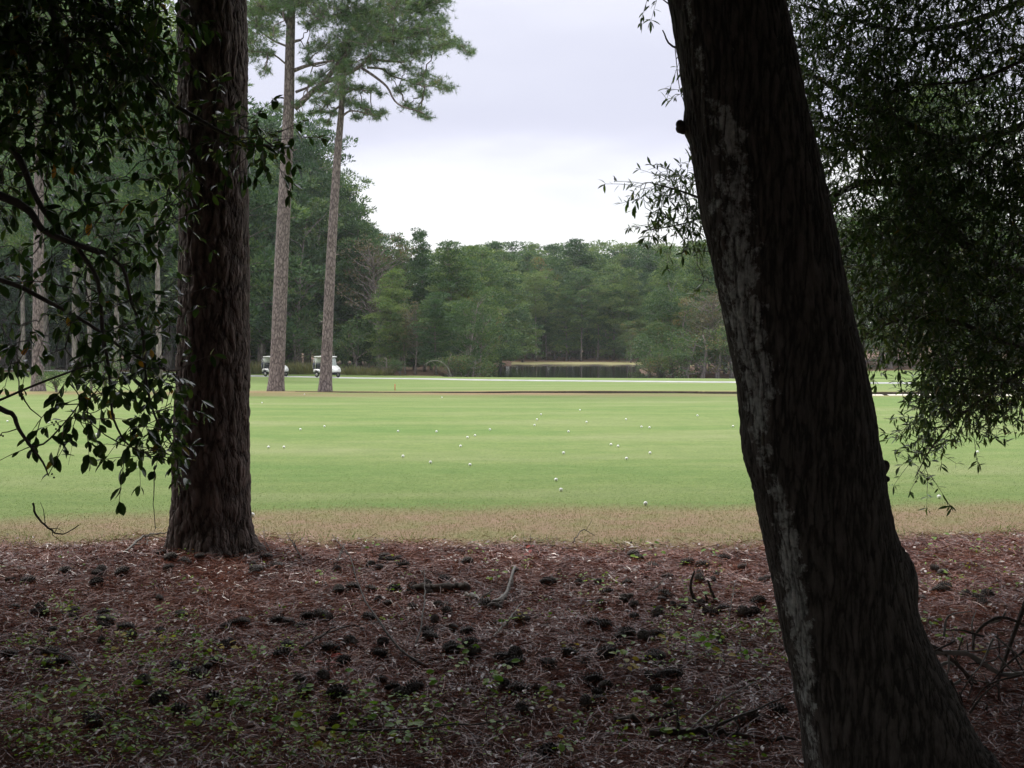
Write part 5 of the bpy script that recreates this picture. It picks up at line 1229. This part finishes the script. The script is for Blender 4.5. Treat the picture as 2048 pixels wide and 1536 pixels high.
sticks = [('slender bare stem curving up out of the straw in the clearing', [(852, 1340, 0.01), (800, 1322, 0.05), (760, 1290, 0.12), (720, 1250, 0.2), (700, 1200, 0.27), (665, 1160, 0.3)], 0.007, M_twig, 4),
          ('thin upright crooked stick above a cluster of cones', [(830, 1300, 0.01), (845, 1265, 0.07), (850, 1225, 0.12), (848, 1190, 0.16)], 0.006, M_twig, 1),
          ('short leaning stick poking out of the straw beyond the scaly pine', [(668, 1135, 0.0), (690, 1101, 0.05)], 0.012, M_log, 1),
          ('dead branch lying against the foot of the scaly pine', [(250, 1110, 0.02), (285, 1095, 0.08), (335, 1091, 0.1)], 0.011, M_greytwig, 4),
          ('spiky dead twigs beside the foot of the scaly pine', [(610, 1128, 0.0), (590, 1110, 0.06), (572, 1095, 0.12)], 0.007, M_log, 6),
          ('curved twig rising beside the scaly pine root', [(545, 1110, 0.0), (530, 1092, 0.05), (528, 1078, 0.1)], 0.005, M_log, 1),
          ('long stick lying flat along the near ground', [(640, 1475, 0.03), (760, 1478, 0.03), (880, 1472, 0.04), (1040, 1463, 0.05)], 0.007, M_twig, 3),
          ('dark heavy stick on the ground beside the leaning trunk', [(1230, 1452, 0.02), (1300, 1450, 0.02), (1370, 1436, 0.03)], 0.017, M_log, 1),
          ('dark rotting branch lying toward the leaning trunk', [(1300, 1480, 0.02), (1400, 1478, 0.02), (1470, 1482, 0.02), (1590, 1492, 0.02)], 0.018, M_log, 3),
          ('slim branch leaning on the foot of the leaning trunk', [(1370, 1478, 0.02), (1470, 1462, 0.05), (1590, 1442, 0.12)], 0.008, M_twig, 3),
          ('forked thin branch lying before the leaning trunk', [(1380, 1465, 0.01), (1440, 1425, 0.04), (1510, 1400, 0.08)], 0.006, M_greytwig, 4),
          ('pale thin forked twig among the seedlings near the leaning trunk', [(1470, 1316, 0.02), (1500, 1318, 0.04), (1530, 1345, 0.02)], 0.004, M_greytwig, 3),
          ('short twig lying at the edge of the dry grass', [(1040, 1094, 0.01), (1090, 1096, 0.02), (1150, 1102, 0.01)], 0.007, M_log, 1),
          ('small arched twig on the dry grass edge', [(1145, 1086, 0.0), (1165, 1072, 0.05), (1190, 1076, 0.02)], 0.006, M_log, 2),
          ('short diagonal stick in the clearing among cones', [(985, 1280, 0.01), (1020, 1255, 0.05), (1045, 1235, 0.09)], 0.008, M_greytwig, 2),
          ('small dark stick in the clearing below the forked twig', [(1185, 1285, 0.02), (1240, 1298, 0.02), (1265, 1300, 0.02)], 0.008, M_log, 1),
          ('fallen branch with bark on the straw near the yellow sprig', [(600, 1310, 0.02), (640, 1288, 0.04), (700, 1265, 0.04), (730, 1270, 0.03)], 0.008, M_log, 4),
          ('bent twig across the low weeds', [(60, 1300, 0.02), (100, 1325, 0.05), (140, 1345, 0.07), (180, 1390, 0.03)], 0.006, M_log, 3),
          ('thin twig lying among the low weeds', [(200, 1420, 0.02), (270, 1455, 0.03), (330, 1480, 0.02)], 0.005, M_log, 3),
          ('thin stem upright among the seedlings by the leaning trunk', [(1456, 1260, 0.0), (1462, 1230, 0.06), (1470, 1205, 0.12)], 0.004, M_twig, 1),
          ('thin dark twig crossing below the log', [(780, 1160, 0.01), (790, 1200, 0.02), (820, 1260, 0.02)], 0.004, M_twig, 2),
          ('slanted twig before the rotting log', [(1290, 1190, 0.01), (1310, 1185, 0.03), (1340, 1165, 0.06)], 0.006, M_log, 1)]
for k_, (lab, pts, r0, mt, sd) in enumerate(sticks):
    stick('fallen_stick', lab, [gp(*q) for q in pts], r0, r0 * 0.35, mt, sd, 100 + k_, 'stick', sl=0.13)
# brush heap behind the foot of the leaning trunk
e_ = empty('brush_pile', (2.45, 5.0, GZ(2.45, 5.0))); tag(e_, 'tangle of dead grey and black branches behind the leaning trunk foot', 'brush'); off = np.array(e_.location)
g_ = np.random.default_rng(90)
def bpiece(pts, r0, r1, mt):
    g = Geo(); Pq = catmull(pts, 14); g.tube(Pq - off, np.linspace(r0, r1, 14), 6); obj('branch', g.mesh('branch', mt, True), e_)
D5 = 5.0
bpiece([PX(1840, 1305, D5), PX(1890, 1305, D5), PX(1935, 1308, D5), PX(1965, 1325, D5), PX(2010, 1350, D5), PX(2080, 1340, D5)], 0.011, 0.012, M_greytwig)
bpiece([PX(1872, 1335, 4.8), PX(1895, 1325, 4.8), PX(1908, 1330, 4.8)], 0.009, 0.006, M_greytwig)
bpiece([PX(1840, 1285, D5), PX(1880, 1300, D5), PX(1930, 1345, D5), PX(2000, 1420, D5), PX(2060, 1500, D5)], 0.009, 0.009, M_log)
bpiece([PX(1946, 1300, D5), PX(1950, 1270, D5), PX(1975, 1245, D5), PX(2010, 1235, D5), PX(2070, 1260, D5)], 0.006, 0.008, M_log)
bpiece([PX(1975, 1245, D5), PX(2000, 1240, D5), PX(2012, 1222, D5)], 0.007, 0.004, M_greytwig)
bpiece([PX(2060, 1180, D5), PX(2020, 1290, D5), PX(1990, 1380, D5), PX(1960, 1480, D5)], 0.012, 0.007, M_log)
bpiece([PX(1900, 1360, 4.6), PX(1940, 1440, 4.6), PX(2000, 1500, 4.6), PX(2060, 1560, 4.6)], 0.008, 0.008, M_log)
bpiece([PX(2070, 1400, D5), PX(2020, 1410, D5), PX(1960, 1390, D5), PX(1900, 1300, D5)], 0.008, 0.003, M_log)
for k_ in range(44):
    u0, v0 = g_.uniform(1880, 2090), g_.uniform(1260, 1500); u1 = u0 + g_.uniform(-110, 110); v1 = v0 + g_.uniform(-90, 120); dd = g_.uniform(4.4, 5.3)
    bpiece([PX(u0, v0, dd), PX((u0 + u1) / 2 + g_.normal() * 18, (v0 + v1) / 2 + g_.normal() * 18, dd), PX(max(u1, 1860), v1, dd + g_.uniform(-.2, .2))], g_.uniform(0.003, 0.008), 0.002, M_log if g_.random() < 0.75 else M_greytwig)

# ------------------------------------------------------------------ seedlings with single leaves
Vb, Fb = leaf_base('oval'); seedL = {}
for nm, mt in (('g', M_seed), ('y', M_yellow), ('r', M_red)):
    seedL[nm] = [make_mesh('leaf', Vb * [1.25, 1, 1], Fb, mt, {'rnd': np.full(len(Vb), r)}, True) for r in (0.1, 0.4, 0.7, 0.95)]
gs = np.random.default_rng(44)
seeds = [(640, 1178, 34, 'g'), (990, 1170, 34, 'g'), (965, 1108, 22, 'g'), (1315, 1118, 26, 'g'), (1282, 1130, 18, 'g'), (1420, 1118, 22, 'g'), (1062, 1122, 20, 'r'), (660, 1348, 26, 'r'), (248, 1312, 42, 'y'), (205, 1275, 40, 'g'), (140, 1290, 42, 'g'),
         (345, 1238, 30, 'g'), (385, 1315, 36, 'g'), (452, 1318, 22, 'y'), (520, 1330, 34, 'g'), (425, 1335, 26, 'g'), (1018, 1260, 24, 'g'), (1052, 1255, 26, 'y'), (935, 1312, 26, 'g'), (915, 1342, 26, 'g'), (1140, 1308, 22, 'y'), (1250, 1330, 40, 'g'),
         (1265, 1352, 26, 'y'), (1385, 1250, 48, 'g'), (1418, 1300, 44, 'g'), (1375, 1318, 46, 'g'), (1440, 1318, 36, 'g'), (1452, 1330, 20, 'y'), (1532, 1258, 40, 'g'), (1560, 1290, 30, 'g'), (1345, 1296, 26, 'y'), (980, 1378, 44, 'g'), (1005, 1365, 30, 'g'),
         (720, 1420, 44, 'g'), (768, 1452, 40, 'g'), (695, 1395, 34, 'g'), (805, 1510, 54, 'g'), (652, 1505, 28, 'y'), (560, 1490, 44, 'g'), (480, 1440, 40, 'g'), (1130, 1520, 40, 'g'), (1855, 1265, 30, 'g'), (1840, 1318, 30, 'g'), (1905, 1290, 30, 'g'),
         (1868, 1108, 30, 'g'), (1968, 1108, 24, 'g'), (1880, 1165, 26, 'g'), (124, 1228, 24, 'g'), (1175, 1175, 16, 'g'), (1420, 1212, 20, 'g'), (880, 1390, 30, 'g'), (1110, 1400, 24, 'g'), (300, 1385, 40, 'g'), (180, 1400, 44, 'g'), (60, 1440, 44, 'g'),
         (400, 1470, 44, 'g'), (250, 1500, 48, 'g'), (100, 1510, 44, 'g'), (1500, 1330, 26, 'g'), (750, 1112, 22, 'g'), (1210, 1190, 18, 'g'), (1290, 1420, 30, 'g'), (1000, 1480, 26, 'g'), (1350, 1500, 30, 'g'), (600, 1420, 34, 'g'), (335, 1300, 30, 'y'),
         (1340, 1402, 18, 'g'), (690, 1480, 28, 'g'), (1110, 1425, 18, 'y'), (862, 1440, 30, 'g'), (1958, 1310, 12, 'y')]
labs = {'g': ('small green seedling with fresh leaves sprouting from the straw', 'green seedlings on the straw'), 'y': ('yellowing sprig of leaves low on the straw', 'yellowing sprigs on the straw'), 'r': ('', None)}
for k_, (u, v, s, c) in enumerate(seeds):
    p = G(u, v); hgt = s / F * p[1] * 1.15
    g = Geo(); tip = np.array([gs.normal() * 0.2 * hgt, gs.normal() * 0.2 * hgt, hgt]); stem = wiggle((0, 0, -0.01), tip, 5, 0.08, 0, gs); g.tube(stem, np.linspace(0.0022, 0.001, 5), 4, cap=False)
    nl = int(np.clip(s / 4.2, 4, 13)); branches = []
    o = obj('seedling', g.mesh('seedling', M_twig), None, p)
    lab, grp = labs[c]
    if c == 'g':
        if v < 1200: lab = 'tiny green seedling near the far rim of the straw'
        elif u > 1650: lab = 'green seedling in the shade behind the leaning trunk'
        elif u > 1200: lab = 'green seedling in the patch left of the leaning trunk'.replace('left of', 'growing before')
        elif u > 850: lab = 'green seedling in the middle of the straw clearing'
        elif v > 1380: lab = 'green seedling among the low weeds closest to the viewer'
        else: lab = 'green seedling on the straw nearer than the scaly pine'
        grp = 'seedlings: ' + lab
    if c == 'r': lab = 'sprig of red leaves at the far side of the straw' if v < 1200 else 'red-leaved sprig low on the near straw'
    if k_ == len(seeds) - 1: lab, grp = 'single yellow leaf caught in the brush heap', None
    tag(o, lab, 'seedling', grp)
    for q in range(nl):
        t = gs.uniform(0.3, 1.0); a = gs.uniform(0, 6.28); spread = s / F * p[1] * 0.55 * gs.random() ** 0.7
        b_ = stem[0] + (tip - stem[0]) * t + np.array([0, 0, 0.015]) + np.array([math.cos(a) * spread, math.sin(a) * spread, gs.uniform(-0.2, 0.2) * hgt])
        M_ = orient(np.array([[math.cos(a), math.sin(a), gs.uniform(-0.3, 0.35)]]), unit(np.array([[0.0, -0.35, 1.0]]) + 0.3 * gs.normal(size=(1, 3))))[0] * gs.uniform(0.028, 0.048)
        lo = bpy.data.objects.new('leaf', seedL[c][gs.integers(4)])
        lo.matrix_local = Matrix([[*M_[0], b_[0]], [*M_[1], b_[1]], [*M_[2], b_[2]], [0, 0, 0, 1]]); COL.objects.link(lo); lo.parent = o
# low weeds too many to count
g_ = np.random.default_rng(71)
def weeds(name, spots, mat, per, size):
    Cs = []
    for (u0, u1, v0, v1, n) in spots:
        for _ in range(n):
            p = G(g_.uniform(u0, u1), g_.uniform(v0, v1)); m = g_.integers(*per)
            Cs.append(p + g_.normal(size=(m, 3)) * [0.035, 0.035, 0.012] + [0, 0, 0.035])
    C = np.concatenate(Cs); n = len(C); a = g_.uniform(0, 6.28, n)
    Mx = orient(np.stack([np.cos(a), np.sin(a), 0.25 * g_.normal(size=n)], 1), unit(np.array([0, 0, 1.0]) + 0.45 * g_.normal(size=(n, 3))))
    VV = np.einsum('nij,kj->nki', Mx * g_.uniform(*size, n)[:, None, None], Vb) + C[:, None]
    tag(obj(name, make_mesh(name, VV.reshape(-1, 3), (Fb[None] + (np.arange(n) * len(Vb))[:, None, None]).reshape(-1, 4), mat, {'rnd': np.repeat(g_.random(n), len(Vb))}, True)), kind='stuff')
weeds('ground_cover_weeds', [(0, 900, 1400, 1536, 260), (0, 620, 1280, 1400, 90), (900, 1500, 1380, 1530, 55), (1300, 1560, 1230, 1340, 55), (80, 420, 1230, 1340, 40), (0, 1500, 1110, 1260, 60), (1840, 2048, 1090, 1200, 24)], M_cover, (4, 11), (0.012, 0.032))
